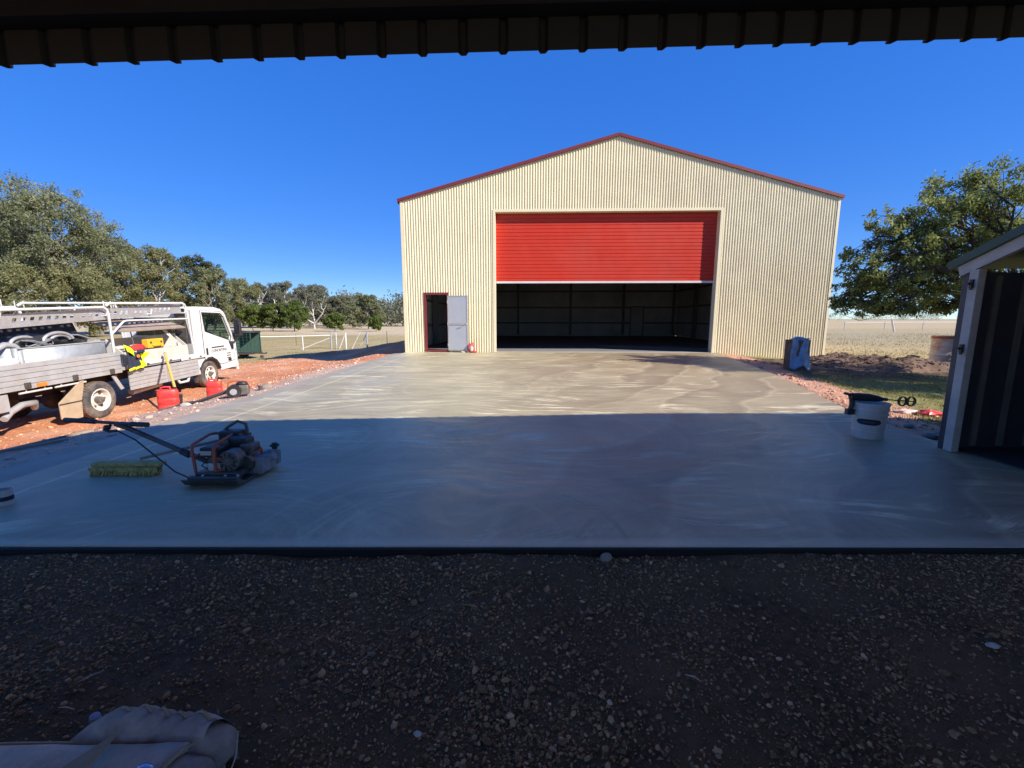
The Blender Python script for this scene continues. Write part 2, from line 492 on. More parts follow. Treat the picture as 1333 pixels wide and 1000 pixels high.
def concrete_mat():
    t = NT('fresh_concrete')
    P = t.tc.outputs['Object']
    warp = t.n.new('ShaderNodeVectorMath'); warp.operation = 'ADD'
    wnz = t.n.new('ShaderNodeTexNoise'); wnz.inputs['Scale'].default_value = 0.35; wnz.inputs['Detail'].default_value = 2
    t.l.new(P, wnz.inputs['Vector'])
    wsc = t.n.new('ShaderNodeVectorMath'); wsc.operation = 'SCALE'; wsc.inputs['Scale'].default_value = 2.2
    t.l.new(wnz.outputs['Color'], wsc.inputs[0])
    t.l.new(P, warp.inputs[0]); t.l.new(wsc.outputs[0], warp.inputs[1])
    Q = warp.outputs[0]
    broad = t.noise(0.30, 4, 0.5, Q, 0.5)
    streak = t.noise(1.0, 6, 0.6, t.mapping((0.45, 1.5, 1), (0, 0, R(8)), src=Q), 0.4)
    drag = t.noise(1.0, 8, 0.7, t.mapping((1.1, 9.0, 1), (0, 0, R(-5)), src=Q), 0.3)
    drag2 = t.noise(1.0, 7, 0.7, t.mapping((1.6, 15.0, 1), (0, 0, R(28)), src=Q), 0.3)
    blot = t.noise(0.45, 5, 0.5, t.mapping((1, 0.7, 1), (0, 0, 0.4)), 0.7)
    fine = t.noise(38, 5, 0.6)
    sp = t.noise(150, 2, 0.5)
    c = t.mix(t.ramp(broad, [(0.34, 0.0), (0.66, 1.0)]), (0.385, 0.345, 0.225), (0.51, 0.455, 0.295))
    c = t.mix(t.ramp(streak, [(0.34, 0.8), (0.55, 0.0)]), c, (0.285, 0.258, 0.172))
    c = t.mix(t.ramp(drag, [(0.48, 0.0), (0.70, 0.75)]), c, (0.74, 0.665, 0.45))
    c = t.mix(t.ramp(drag2, [(0.58, 0.0), (0.78, 0.35)]), c, (0.70, 0.63, 0.43))
    c = t.mix(t.ramp(blot, [(0.50, 0.0), (0.57, 0.45)]), c, (0.30, 0.255, 0.165))
    c = t.mix(t.ramp(blot, [(0.36, 0.35), (0.43, 0.0)]), c, (0.33, 0.315, 0.225))
    # sweeping trowel arcs: streaks that follow circles round where the finisher stood
    hsum = None
    for k, (cx, cy, rad, amt) in enumerate(((-1.9, 2.0, 1.5, 0.6), (-0.3, 2.3, 1.7, 0.65), (1.3, 1.9, 1.6, 0.7), (3.0, 2.4, 1.8, 0.7), (0.6, 4.6, 2.0, 0.6), (-2.3, 4.4, 1.6, 0.55), (3.4, 4.9, 1.9, 0.65), (-1.0, 7.8, 2.4, 0.4), (2.6, 9.0, 2.8, 0.4))):
        xy = t.n.new('ShaderNodeSeparateXYZ'); t.l.new(t.mapping(loc=(-cx, -cy, 0)), xy.inputs[0])
        r2 = t.math('SQRT', t.math('ADD', t.math('MULTIPLY', xy.outputs[0], xy.outputs[0]), t.math('MULTIPLY', xy.outputs[1], xy.outputs[1])))
        an = t.math('ARCTAN2', xy.outputs[1], xy.outputs[0])
        cv = t.n.new('ShaderNodeCombineXYZ')
        t.l.new(t.math('MULTIPLY', r2, 11.0), cv.inputs[0]); t.l.new(t.math('MULTIPLY', an, 0.9), cv.inputs[1]); cv.inputs[2].default_value = k * 3.7
        nz = t.noise(1.0, 5, 0.65, cv.outputs[0], 0.2)
        mask = t.ramp(t.math('DIVIDE', r2, rad), [(0.10, 0.0), (0.55, 1.0), (1.0, 0.0)])
        br = t.math('MULTIPLY', t.ramp(nz, [(0.52, 0.0), (0.72, amt)]), mask)
        dk = t.math('MULTIPLY', t.ramp(nz, [(0.28, amt), (0.44, 0.0)]), mask)
        c = t.mix(br, c, (0.72, 0.645, 0.435))
        c = t.mix(dk, c, (0.215, 0.19, 0.125))
        hh = t.math('MULTIPLY', nz, mask)
        hsum = hh if hsum is None else t.math('ADD', hsum, hh)
    # red dust walked over the right hand, near side
    xs = t.n.new('ShaderNodeSeparateXYZ'); t.l.new(P, xs.inputs[0])
    fx = t.ramp(t.math('ADD', t.math('MULTIPLY', xs.outputs[0], 0.11), t.math('MULTIPLY', blot, 0.9)), [(0.46, 0.0), (0.95, 0.75)])
    c = t.mix(fx, c, (0.30, 0.21, 0.125))
    band = t.wave(0.16, 7.0, 3, t.mapping((1, 1, 1), (0, 0, R(35)), src=Q), 'BANDS', 0.6)
    right = t.ramp(t.math('ADD', t.math('MULTIPLY', xs.outputs[0], 0.10), t.math('MULTIPLY', broad, 0.6)), [(0.22, 0.12), (0.62, 1.0)])
    c = t.mix(t.math('MULTIPLY', t.ramp(band, [(0.42, 0.0), (0.58, 0.62), (0.92, 0.35)]), right), c, (0.215, 0.165, 0.105))
    c = t.mix(t.math('MULTIPLY', t.ramp(band, [(0.30, 0.0), (0.40, 0.30), (0.47, 0.0)]), right), c, (0.62, 0.54, 0.37))
    scr = t.math('MULTIPLY', t.ramp(drag, [(0.50, 0.0), (0.60, 1.0)]), t.ramp(t.noise(0.9, 4, 0.6, t.mapping(loc=(3.3, 8.1, 0))), [(0.52, 0.0), (0.62, 0.75)]))
    c = t.mix(scr, c, (0.86, 0.78, 0.55))
    wob = t.math('MULTIPLY', drag, 0.05)
    ex_ = t.math('ADD', xs.outputs[0], wob)
    lx = t.ramp(t.math('ADD', t.math('MULTIPLY', ex_, 0.5), 2.3), [(0.500, 0.0), (0.515, 0.7), (0.530, 0.0)])
    c = t.mix(lx, c, (0.76, 0.66, 0.48))
    ly = t.ramp(t.math('SUBTRACT', t.math('ADD', xs.outputs[1], wob), 2.0), [(0.30, 0.55), (0.36, 0.0)])
    c = t.mix(ly, c, (0.70, 0.61, 0.45))
    c = t.mix(t.ramp(fine, [(0.35, 0.0), (0.7, 0.32)]), c, t.mix(1.0, c, (0.70, 0.69, 0.68), 'MULTIPLY'))
    c = t.mix(t.ramp(sp, [(0.70, 0.0), (0.76, 0.4)]), c, (0.14, 0.12, 0.10))
    rg = t.ramp(t.math('ADD', t.math('MULTIPLY', drag, 0.5), t.math('MULTIPLY', blot, 0.5)), [(0.38, 0.40), (0.60, 0.74)])
    c = t.mix(1.0, c, (1.05, 1.0, 0.87), 'MULTIPLY')
    t.set(Base_Color=c, Roughness=rg)
    t.b.inputs['Specular IOR Level'].default_value = 0.5
    t.b.inputs['Coat Weight'].default_value = 0.6
    t.b.inputs['Coat IOR'].default_value = 1.55
    t._in(t.b.inputs['Coat Roughness'], t.ramp(drag, [(0.35, 0.48), (0.65, 0.72)]))
    h = t.math('ADD', t.math('MULTIPLY', drag, 1.0), t.math('ADD', t.math('MULTIPLY', fine, 0.3), t.math('MULTIPLY', hsum, 0.6)))
    t.bump(h, 0.22, 0.015)
    return t.m
mt['concrete'] = concrete_mat()
mt['concrete_edge'] = M('concrete_strip', (0.36, 0.315, 0.24), 0.85, 0, 0.12, 3, bump=0.4, bscale=30, dust=(0.45, 0.33, 0.25), dust_amt=0.5, dscale=1.2)
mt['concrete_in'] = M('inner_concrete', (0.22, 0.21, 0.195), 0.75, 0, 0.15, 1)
# ------------------------------------------------------------------ terrain
def xright(y): return 4.35 + (np.clip(y, 4.15, 40) - 4.15) * 0.2723
def ground_h(x, y, detail=True):
    x = np.asarray(x, float); y = np.asarray(y, float)
    L = smooth((-4.5 - x) / 4.1) * smooth((y - 1.6) / 2.2)
    zl = -0.10 - 0.75 * L
    zl = zl + 0.10 * smooth((y - 9) / 4.0) * L
    dr = x - xright(y)
    zr = -0.06 - 0.14 * smooth(dr / 2.5) - 0.08 * smooth((y - 16) / 20)
    w = smooth((x + 4.0) / 6.0)
    z = np.where(x < -3.9, zl, np.where(dr > 0, zr, -0.22))
    far = smooth((y - 23.5) / 11.0)
    z = z * (1 - far) + far * (-1.30 + 1.0 * smooth((x + 6) / 18.0))
    ridge = np.interp(x, [-14, -12, -9.2, -7.2, -5.3, -3.0], [-0.75, -0.74, -0.36, -0.17, 0.20, 0.25])
    g = np.exp(-((y - 21.0) / 2.3) ** 2) * smooth((-3.6 - x) / 0.5)
    z = z * (1 - g) + np.maximum(z, ridge) * g
    if detail:
        a = np.where(np.abs(x - 1.6) + np.abs(y - 9) * 0.1 < 40, 1.0, 0.0)
        near = np.exp(-np.maximum(0, y - 12) / 25.0)
        out = np.where((x < -4.0) | (dr > 0.05), 1.0, 0.15)
        z = z + a * out * near * (0.10 * fbm(x * 0.9, y * 0.9, 3) + 0.07 * fbm(x * 3.1, y * 3.1, 4))
        z = z + 1.2 * smooth((np.hypot(x, y) - 150) / 600) * fbm(x / 120, y / 120, 2)
    return z

def axis(lo, hi, step, far_lo, far_hi, grow=1.13):
    c = list(np.arange(lo, hi + 1e-6, step))
    s = step; q = hi
    while q < far_hi: s *= grow; q += s; c.append(q)
    s = step; q = lo
    while q > far_lo: s *= grow; q -= s; c.insert(0, q)
    return np.array(c)
gx = axis(-15, 16, 0.14, -2500, 2500)
gy = axis(2.0, 24, 0.14, -40, 3500)
GX, GY = np.meshgrid(gx, gy)
gz = ground_h(GX, GY)
gz = np.where((GY < 2.3) & (GX > -8.5) & (GX < 13), -0.35, gz)
V = np.stack([GX, GY, gz], -1).reshape(-1, 3)
ny, nx = GX.shape
ii = (np.arange(ny - 1)[:, None] * nx + np.arange(nx - 1)[None]).ravel()
F = np.stack([ii, ii + 1, ii + nx + 1, ii + nx], -1)
def ground_col(x, y):
    x = np.asarray(x, float); y = np.asarray(y, float)
    n = fbm(x * 0.35, y * 0.35, 4); n2 = fbm(x * 1.4 + 5, y * 1.4, 4); n3 = fbm(x * 0.12 + 9, y * 0.10, 4)
    def lerp(a, b, t): return a * (1 - t[..., None]) + np.array(b) * t[..., None]
    c = np.zeros(x.shape + (3,)) + np.array((0.40, 0.325, 0.150))           # dry paddock grass
    c = lerp(c, (0.47, 0.37, 0.185), smooth((n3 + 0.12) * 3))
    c = lerp(c, (0.32, 0.285, 0.12), smooth((n + 0.02) * 4) * 0.7 * smooth((y - 20) / 10))
    c = lerp(c, (0.58, 0.475, 0.30), smooth((y + 8 * n - 62) / 12))           # pale stubble far away
    c = lerp(c, (0.50, 0.40, 0.235), smooth((x + 2) / 8) * smooth((y - 15) / 5) * 0.75)   # browner paddock to the right
    c = lerp(c, (0.42, 0.36, 0.23), smooth((x - 8) / 6) * smooth((y + 14 * n - 26) / 6) * (1 - smooth((y - 45) / 14)) * 0.8)
    # red earth to the left
    red = smooth((-3.9 - x) / 0.4) * smooth((22.0 + 3.0 * n + (x + 9) * 0.4 - y) / 1.6) * smooth((x + 17 + 4 * n) / 2)
    rc = np.zeros_like(c) + np.array((0.66, 0.285, 0.145))
    rc = lerp(rc, (0.74, 0.42, 0.26), smooth((n2 + 0.08) * 5) * 0.7)
    rc = lerp(rc, (0.48, 0.19, 0.10), smooth((n - 0.02) * 6) * 0.5)
    c = c * (1 - red[..., None]) + rc * red[..., None]
    # pale dust and base material along the slab edge
    e = smooth((x + 5.9 + 1.8 * n + 0.9 * n2) / 0.9) * smooth((-3.8 - x) / 0.1) * smooth((15 - y) / 3)
    c = lerp(c, (0.56, 0.45, 0.36), e * 0.75)
    # right hand side: rubble strip, grass, dark soil
    dr = x - xright(y)
    rt = smooth(dr / 0.05) * smooth((16.5 - y) / 1.2)
    gcol = np.zeros_like(c) + np.array((0.27, 0.255, 0.085))
    gcol = lerp(gcol, (0.30, 0.24, 0.12), smooth((n2 + 0.05) * 4) * 0.6)
    gcol = lerp(gcol, (0.115, 0.085, 0.06), smooth((y + 3 * n - 9.6) / 1.4) * smooth((15.8 + 2 * n - y) / 1.2))
    gcol = lerp(gcol, (0.62, 0.34, 0.22), smooth((1.15 + 1.2 * n + 0.6 * n2 - dr) / 0.35))
    gcol = lerp(gcol, (0.42, 0.26, 0.14), smooth((y - 14.8) / 0.8) * smooth((x - 10) / 1.5))
    c = c * (1 - rt[..., None]) + gcol * rt[..., None]
    return np.clip(c, 0.01, 1)
gc = ground_col(GX, GY).reshape(-1, 3)
tag(mkobj('ground', np_mesh('ground', V, F, mt['ground'], {'col': gc}, True), None), kind='structure')

# loose clods and stones on the bare earth, too many to count
ICO_V = []
ph = (1 + 5 ** .5) / 2
for a in (-1, 1):
    for b in (-ph, ph):
        ICO_V += [(0, a, b), (a, b, 0), (b, 0, a)]
ICO_V = np.array(ICO_V) / math.hypot(1, ph)
def _hullfaces(v):
    fs = []
    d = np.linalg.norm(v[:, None] - v[None], axis=-1)
    e = np.sort(d[0])[1] * 1.1
    for i in range(12):
        for j in range(i + 1, 12):
            for k in range(j + 1, 12):
                if d[i, j] < e and d[j, k] < e and d[i, k] < e:
                    nrm = np.cross(v[j] - v[i], v[k] - v[i])
                    fs.append((i, j, k) if nrm.dot(v[i]) > 0 else (i, k, j))
    return np.array(fs)
ICO_F = _hullfaces(ICO_V)
def scatter_stones(pos, size, rng, flat=0.65):
    n = len(pos)
    q = rng.normal(size=(n, 4)); q /= np.linalg.norm(q, axis=1)[:, None]
    w, x, y, z = q.T
    Rm = np.stack([np.stack([1 - 2 * (y * y + z * z), 2 * (x * y - z * w), 2 * (x * z + y * w)], -1),
                   np.stack([2 * (x * y + z * w), 1 - 2 * (x * x + z * z), 2 * (y * z - x * w)], -1),
                   np.stack([2 * (x * z - y * w), 2 * (y * z + x * w), 1 - 2 * (x * x + y * y)], -1)], 1)
    sc = np.stack([rng.uniform(0.8, 1.3, n), rng.uniform(0.6, 1.0, n), rng.uniform(0.45, 0.8, n)], -1)
    v = ICO_V[None] * (1 + rng.uniform(-0.22, 0.22, (n, 12, 1))) * sc[:, None]
    v = np.einsum('nij,nkj->nki', Rm, v) * (size / 2)[:, None, None]
    v[..., 2] *= flat
    v = v + pos[:, None]
    f = ICO_F[None] + (np.arange(n) * 12)[:, None, None]
    return v.reshape(-1, 3), f.reshape(-1, 3)

rg = np.random.default_rng(11)
n = 9000
px = np.concatenate([rg.uniform(-14, -4.1, n), rg.uniform(0, 5, 2600)])
py = np.concatenate([3.0 + 19 * rg.random(n) ** 1.3, rg.uniform(4.2, 16, 2600)])
px[n:] = xright(py[n:]) + 0.02 + rg.random(2600) ** 1.8 * 3.5
keep = ~((px > 4.0) & (py < 6.9) & (py > 3.8) & (px > 4.15) & (px < 7) & (py < 4.4))
px, py = px[keep], py[keep]
sz = np.clip(rg.lognormal(-3.75, 0.6, len(px)), 0.012, 0.14)
pos = np.stack([px, py, ground_h(px, py) + sz * 0.10], -1)
v, f = scatter_stones(pos, sz, rg)
cc = ground_col(px, py) * rg.uniform(0.75, 1.35, (len(px), 1))
cc = np.where(rg.random((len(px), 1)) < 0.10, np.array((0.42, 0.38, 0.33)), cc)
tag(mkobj('earth_clods', np_mesh('earth_clods', v, f, mt['clod'], {'col': np.repeat(np.clip(cc, 0, 1), 12, 0)}), None),
    'loose red clods and small stones over the bare earth', 'clods', kind='stuff')

# ------------------------------------------------------------------ concrete slab
S = [(-3.93, 2.24), (9.5, 2.20), (9.5, 3.93), (4.33, 3.96), (4.36, 4.18), (4.65, 5.78), (5.25, 7.5), (5.9, 9.4), (7.62, 15.93), (-4.02, 16.33)]
slab = MB().prism(S, 'z', -0.16, 0.0).build('concrete_slab', mt['concrete'], bevel=0.008)
tag(slab, kind='structure')
strip = MB().grid(lambda u, w: (-3.935 - 0.55 * u - 0.07 * float(fbm(w * 22, u * 3)) * u, 2.3 + 14.0 * w, -0.025 - 0.035 * u + 0.02 * float(fbm(u * 5, w * 60))), 6, 90).build('edge_strip', mt['concrete_edge'], sm=40)
tag(strip, kind='structure')
fb = MB().box((2.75, 2.215, -0.055), (13.4, 0.025, 0.10)).build('form_board', mt['form'], bevel=0.003)
tag(fb, 'long black form board along the front edge of the slab', 'board')

# gravel floor under the roof
def gravel_h(x, y):
    return -0.066 + 0.030 * smooth((np.asarray(y, float) - 1.75) / 0.42) + 0.05 * fbm(x * 1.1, y * 1.1, 3) + 0.03 * fbm(x * 5, y * 5, 3)
xs_ = axis(-3.6, 3.6, 0.04, -9, 13, 1.2); ys_ = np.concatenate([np.arange(-12, 0.4, 0.5), np.arange(0.4, 2.2, 0.04), [2.2]])
X2, Y2 = np.meshgrid(xs_, ys_)
Z2 = gravel_h(X2, Y2)
V = np.stack([X2, Y2, Z2], -1).reshape(-1, 3); ny, nx = X2.shape
ii = (np.arange(ny - 1)[:, None] * nx + np.arange(nx - 1)[None]).ravel()
F = np.stack([ii, ii + 1, ii + nx + 1, ii + nx], -1)
tag(mkobj('gravel_floor', np_mesh('gravel_floor', V, F, mt['gravel_bed'], None, True), None), kind='structure')
rg = np.random.default_rng(5)
n = 92000
py = 0.55 + 1.64 * rg.random(n) ** 0.8
px = (rg.random(n) * 2 - 1) * (1.25 * (py * 0.99 + 0.25) + 0.25)
dens = fbm(px * 1.6 + 3, py * 1.6, 3)
keep = rg.random(n) < np.clip(0.62 + 2.6 * dens, 0.2, 1)
px, py = px[keep], py[keep]; n = len(px)
sz = np.clip(rg.lognormal(-4.82, 0.50, n), 0.0035, 0.045)
pos = np.stack([px, py, gravel_h(px, py) + sz * 0.12], -1)
v, f = scatter_stones(pos, sz, rg)
tag(mkobj('gravel', np_mesh('gravel', v, f, mt['gravel_stone'], {'v': np.repeat(rg.beta(1.6, 2.2, n), 12)}), None),
    'loose dark grey gravel covering the floor in front of the slab', 'gravel', kind='stuff')

# ------------------------------------------------------------------ the open shed the camera stands in
osd = empty('open_shed', (2.5, 3.1, -0.06), label='dark open-fronted shed whose ribbed steel front hangs over the top of view', cat='shed')
def W(o):   # keep world coordinates for a child
    o.matrix_parent_inverse = Matrix.Translation(-Vector(osd.location)); return o
def front_y(x): return 2.66 + 0.040 * min(x, 6.5)
def front_z(x): return 2.73 + 0.047 * min(x, 6.5)
FX0, FX1 = -4.5, 10.8
# ribbed front sheet: pans toward the inside, ribs pressed outward
prof = []
x = FX0; pitch = 0.224
while x < FX1:
    prof += [(x, 0.0), (x + 0.168, 0.0), (x + 0.181, 0.030), (x + 0.209, 0.030)]
    x += pitch
b = MB()
for k in range(len(prof) - 1):
    (xa, da), (xb, db) = prof[k], prof[k + 1]
    b.add([(xa, front_y(xa) + da, front_z(xa)), (xb, front_y(xb) + db, front_z(xb)), (xb, front_y(xb) + db, front_z(xb) + 0.36), (xa, front_y(xa) + da, front_z(xa) + 0.36)], [(0, 1, 2, 3)])
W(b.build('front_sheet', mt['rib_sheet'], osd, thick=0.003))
def along(x, dy, dz): return (x, front_y(x) + dy, front_z(x) + dz)
for dz in (0.20,):
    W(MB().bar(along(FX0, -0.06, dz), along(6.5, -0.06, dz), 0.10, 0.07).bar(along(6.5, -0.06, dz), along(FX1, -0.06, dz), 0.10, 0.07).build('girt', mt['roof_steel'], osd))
# roof sheet, rafters, purlins
b = MB()
for k in range(len(prof) - 1):
    (xa, da), (xb, db) = prof[k], prof[k + 1]
    za, zb = front_z(xa) + 0.37 + da, front_z(xb) + 0.37 + db
    b.add([(xa, front_y(xa) + 0.035, za), (xb, front_y(xb) + 0.035, zb), (xb, -3.6, zb - 0.15), (xa, -3.6, za - 0.15)], [(0, 1, 2, 3)])
W(b.build('roof_sheet', mt['zinc'], osd, thick=0.003))
for xr in (-4.3, 5.8, 10.6):
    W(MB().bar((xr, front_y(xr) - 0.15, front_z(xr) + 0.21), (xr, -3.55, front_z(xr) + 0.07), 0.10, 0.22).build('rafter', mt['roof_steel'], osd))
for yp in (1.9, 0.7, -0.6, -2.0, -3.4):
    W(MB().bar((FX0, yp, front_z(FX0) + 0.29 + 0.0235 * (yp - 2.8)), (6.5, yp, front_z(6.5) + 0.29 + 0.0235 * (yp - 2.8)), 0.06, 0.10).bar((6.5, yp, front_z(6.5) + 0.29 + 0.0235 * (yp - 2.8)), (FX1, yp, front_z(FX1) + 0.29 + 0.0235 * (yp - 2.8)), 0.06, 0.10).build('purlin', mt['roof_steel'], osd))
for xp in (-4.4, 10.7):
    for yp in (front_y(xp) - 0.12, -3.4):
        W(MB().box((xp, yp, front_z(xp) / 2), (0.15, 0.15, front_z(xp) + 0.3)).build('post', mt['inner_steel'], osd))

# ------------------------------------------------------------------ the big hangar
HW, HD, EV, AP = 15.54, 15.8, 5.5, 7.58
hg = empty('steel_hangar', (-4.04, 16.35, 0), (0, 0, math.atan2(-0.49, 15.61)),
           label='large cream corrugated steel shed with dark red gable trim at end of slab', cat='shed')
def gab(x): return EV + (AP - EV) * (1 - abs(x - HW / 2) / (HW / 2))
DX0, DX1, DZ = 3.42, 11.46, 5.05         # roller door opening
PX0, PX1, PZ = 0.80, 1.64, 2.15          # small door opening
def corr_wall(xs, off, zlo, zhi, cuts, axis_='y', depth=0.0, sign=1):
    """corrugated sheet; cuts = [(x0,x1,z0,z1)]"""
    b = MB()
    for i in range(len(xs) - 1):
        xa, xb = xs[i], xs[i + 1]; xm = (xa + xb) / 2
        iv = [(zlo, None)]
        for (c0, c1, z0, z1) in cuts:
            if c0 < xm < c1:
                iv = [(zlo, z0)] if z0 > zlo else []
                iv.append((z1, None))
        for (z0, z1) in iv:
            ta = zhi(xa) if z1 is None else z1; tb = zhi(xb) if z1 is None else z1
            ya, yb = depth + off(xa), depth + off(xb)
            if axis_ == 'y': q = [(xa, ya, z0), (xb, yb, z0), (xb, yb, tb), (xa, ya, ta)]
            else: q = [(ya, xa, z0), (yb, xb, z0), (yb, xb, tb), (ya, xa, ta)]
            b.add(q, [(0, 1, 2, 3)])
    return b
PIT = 0.094
def rib(x):
    t = (x / PIT) % 1.0
    return -0.024 * (1 if t < 0.28 else (1 - (t - 0.28) / 0.22 if t < 0.5 else (0 if t < 0.78 else (t - 0.78) / 0.22)))
samp = sorted(set([round(k * PIT + d * PIT, 4) for k in range(int(HW / PIT) + 1) for d in (0.0, 0.28, 0.5, 0.78) if 0.02 < k * PIT + d * PIT < HW - 0.02] + [0.02, HW - 0.02, PX0, PX1, DX0, DX1]))
corr_wall(samp, rib, -0.28, lambda x: gab(x), [(DX0, DX1, -0.5, DZ), (PX0, PX1, -0.5, PZ)]).build('front_wall', mt['cream'], hg)
ysamp = [round(k * PIT + d * PIT, 4) for k in range(int(HD / PIT)) for d in (0.0, 0.28, 0.5, 0.78)]
corr_wall(ysamp, lambda y: -rib(y), -0.3, lambda y: EV, [], 'x', HW).build('side_wall', mt['cream'], hg)
corr_wall(ysamp, rib, -0.3, lambda y: EV, [], 'x', 0).build('side_wall', mt['cream'], hg)
corr_wall(samp, lambda x: 0, -0.3, lambda x: gab(x), [], 'y', HD).build('back_wall', mt['cream'], hg)
# inner lining (thin, just inside the sheets)
lin = MB()
lin.prism([(0.06, 0), (HW - 0.06, 0), (HW - 0.06, EV - 0.1), (HW / 2, AP - 0.1), (0.06, EV - 0.1)], 'y', HD - 0.10, HD - 0.06)
lin.build('back_lining', mt['inner_wall'], hg)
for xx in (0.08, HW - 0.08):
    MB().box((xx, HD / 2, EV / 2), (0.03, HD - 0.3, EV - 0.1)).build('side_lining', mt['inner_wall'], hg)
# roof
for s in (-1, 1):
    b = MB()
    x0 = HW / 2; x1 = HW / 2 + s * (HW / 2 + 0.09)
    b.add([(x0, -0.06, AP + 0.03), (x1, -0.06, EV - 0.02), (x1, HD + 0.1, EV - 0.02), (x0, HD + 0.1, AP + 0.03)], [(0, 1, 2, 3)])
    b.build('roof_sheet', mt['manor_red'], hg, thick=0.03)
    MB().bar((x0, -0.075, AP - 0.005), (x1, -0.075, EV - 0.05), 0.05, 0.10).build('barge_capping', mt['manor_red'], hg)
    MB().box((HW / 2 + s * (HW / 2 + 0.055), HD / 2, EV - 0.08), (0.09, HD, 0.10)).build('gutter', mt['manor_red'], hg)
    MB().box((HW / 2 + s * (HW / 2 - 0.035), -0.026, EV / 2 - 0.16), (0.085, 0.03, EV + 0.22)).build('corner_trim', mt['cream_trim'], hg)
# roller door opening
for xx, s in ((DX0, -1), (DX1, 1)):
    MB().box((xx + s * 0.03, 0.10, DZ / 2), (0.10, 0.27, DZ)).build('door_jamb', mt['cream_trim'], hg, bevel=0.005)
MB().box(((DX0 + DX1) / 2, 0.10, DZ + 0.035), (DX1 - DX0 + 0.16, 0.27, 0.09)).build('door_head', mt['cream_trim'], hg, bevel=0.005)
rd = empty('roller_door', (0, 0, 0)); rd.parent = hg
b = MB(); z = 2.62; zs = []
while z < DZ:
    zs += [(z, 0.0), (z + 0.085, 0.0), (z + 0.098, 0.013), (z + 0.112, 0.013), (z + 0.125, 0.0)]
    z += 0.126
zs = [q for q in zs if q[0] < DZ]
for (za, da), (zb, db) in zip(zs[:-1], zs[1:]):
    if zb - za < 1e-5: continue
    b.add([(DX0 - 0.01, 0.23 + da, za), (DX1 + 0.01, 0.23 + da, za), (DX1 + 0.01, 0.23 + db, zb), (DX0 - 0.01, 0.23 + db, zb)], [(0, 1, 2, 3)])
b.build('curtain', mt['door_red'], rd, thick=0.004)
MB().box(((DX0 + DX1) / 2, 0.225, 2.59), (DX1 - DX0 - 0.06, 0.05, 0.075)).build('bottom_rail', mt['white_steel'], rd, bevel=0.006)
MB().cyl((DX0, 0.55, DZ + 0.05), (DX1, 0.55, DZ + 0.05), 0.28, 20).build('drum', mt['door_red'], rd, sm=40)
for xx in (DX0 - 0.02, DX1 + 0.02):
    MB().box((xx, 0.29, DZ / 2), (0.05, 0.06, DZ)).build('guide_rail', mt['galv'], rd)
MB().box(((DX0 + DX1) / 2, 0.12, -0.02), (DX1 - DX0 + 0.4, 0.7, 0.05)).build('threshold', mt['concrete_edge'], hg)
MB().box((HW / 2, HD / 2 + 0.15, -0.055), (HW - 0.2, HD - 0.4, 0.10)).build('floor', mt['concrete_in'], hg)
# steelwork inside
for x in (0.35, 4.0, 7.8, 11.6, HW - 0.35):
    MB().box((x, HD - 0.25, gab(x) / 2), (0.16, 0.2, gab(x) - 0.2)).build('column', mt['inner_steel'], hg)
for y in (0.6, 4.3, 8.0, 11.7):
    for x in (0.3, HW - 0.3):
        MB().box((x, y, EV / 2), (0.24, 0.14, EV - 0.1)).build('column', mt['inner_steel'], hg)
for y in (4.3, 8.0, 11.7):
    for s in (-1, 1):
        MB().bar((HW / 2, y, AP - 0.25), (HW / 2 + s * (HW / 2 - 0.25), y, EV - 0.2), 0.12, 0.28).build('rafter', mt['inner_steel'], hg)
for z in (0.95, 2.05, 3.2, 4.4):
    MB().box((HW / 2, HD - 0.16, z), (HW - 0.3, 0.06, 0.12)).build('girt', mt['inner_steel'], hg)
    for x in (0.15, HW - 0.15):
        MB().box((x, HD / 2, z), (0.06, HD - 0.4, 0.10)).build('girt', mt['inner_steel'], hg)
bd = empty('back_door', (12.6, HD - 0.19, 0)); bd.parent = hg
MB().prism([(-0.5, 0), (0.5, 0), (0.5, 2.15), (-0.5, 2.15)], 'y', -0.03, 0.03, [[(-0.42, 0.01), (-0.42, 2.07), (0.42, 2.07), (0.42, 0.01)]]).build('door_frame', mt['inner_steel'], bd)
MB().box((0, 0.0, 1.04), (0.82, 0.02, 2.04)).build('door_leaf', mt['inner_wall'], bd)
# small door
MB().prism([(PX0 - 0.05, 0.02), (PX1 + 0.05, 0.02), (PX1 + 0.05, PZ + 0.06), (PX0 - 0.05, PZ + 0.06)], 'y', -0.035, 0.10,
           [[(PX0 + 0.03, 0.09), (PX0 + 0.03, PZ - 0.02), (PX1 - 0.03, PZ - 0.02), (PX1 - 0.03, 0.09)]]).build('door_frame', mt['manor_red'], hg)
dl = empty('door_leaf', (PX1 + 0.01, -0.05, 0.07), (0, 0, R(-14))); dl.parent = hg
MB().box((0.40, 0, 1.01), (0.80, 0.032, 2.02)).build('panel', mt['grey_door'], dl, bevel=0.004)
MB().prism([(0, 0), (0.80, 0), (0.80, 2.02), (0, 2.02)], 'y', -0.022, -0.017, [[(0.045, 0.04), (0.045, 1.98), (0.755, 1.98), (0.755, 0.04)]]).build('edge_frame', mt['shed_white'], dl)
MB().box((0.40, -0.022, 0.99), (0.71, 0.012, 0.07)).build('mid_rail', mt['shed_white'], dl)
MB().tube([(0.74, -0.02, 1.0), (0.74, -0.075, 1.0), (0.62, -0.085, 0.99)], 0.012, 8).build('door_handle', mt['galv'], dl)
for z in (0.2, 1.0, 1.8):
    MB().cyl((-0.005, -0.02, z - 0.05), (-0.005, -0.02, z + 0.05), 0.012, 8).build('hinge', mt['galv'], dl)

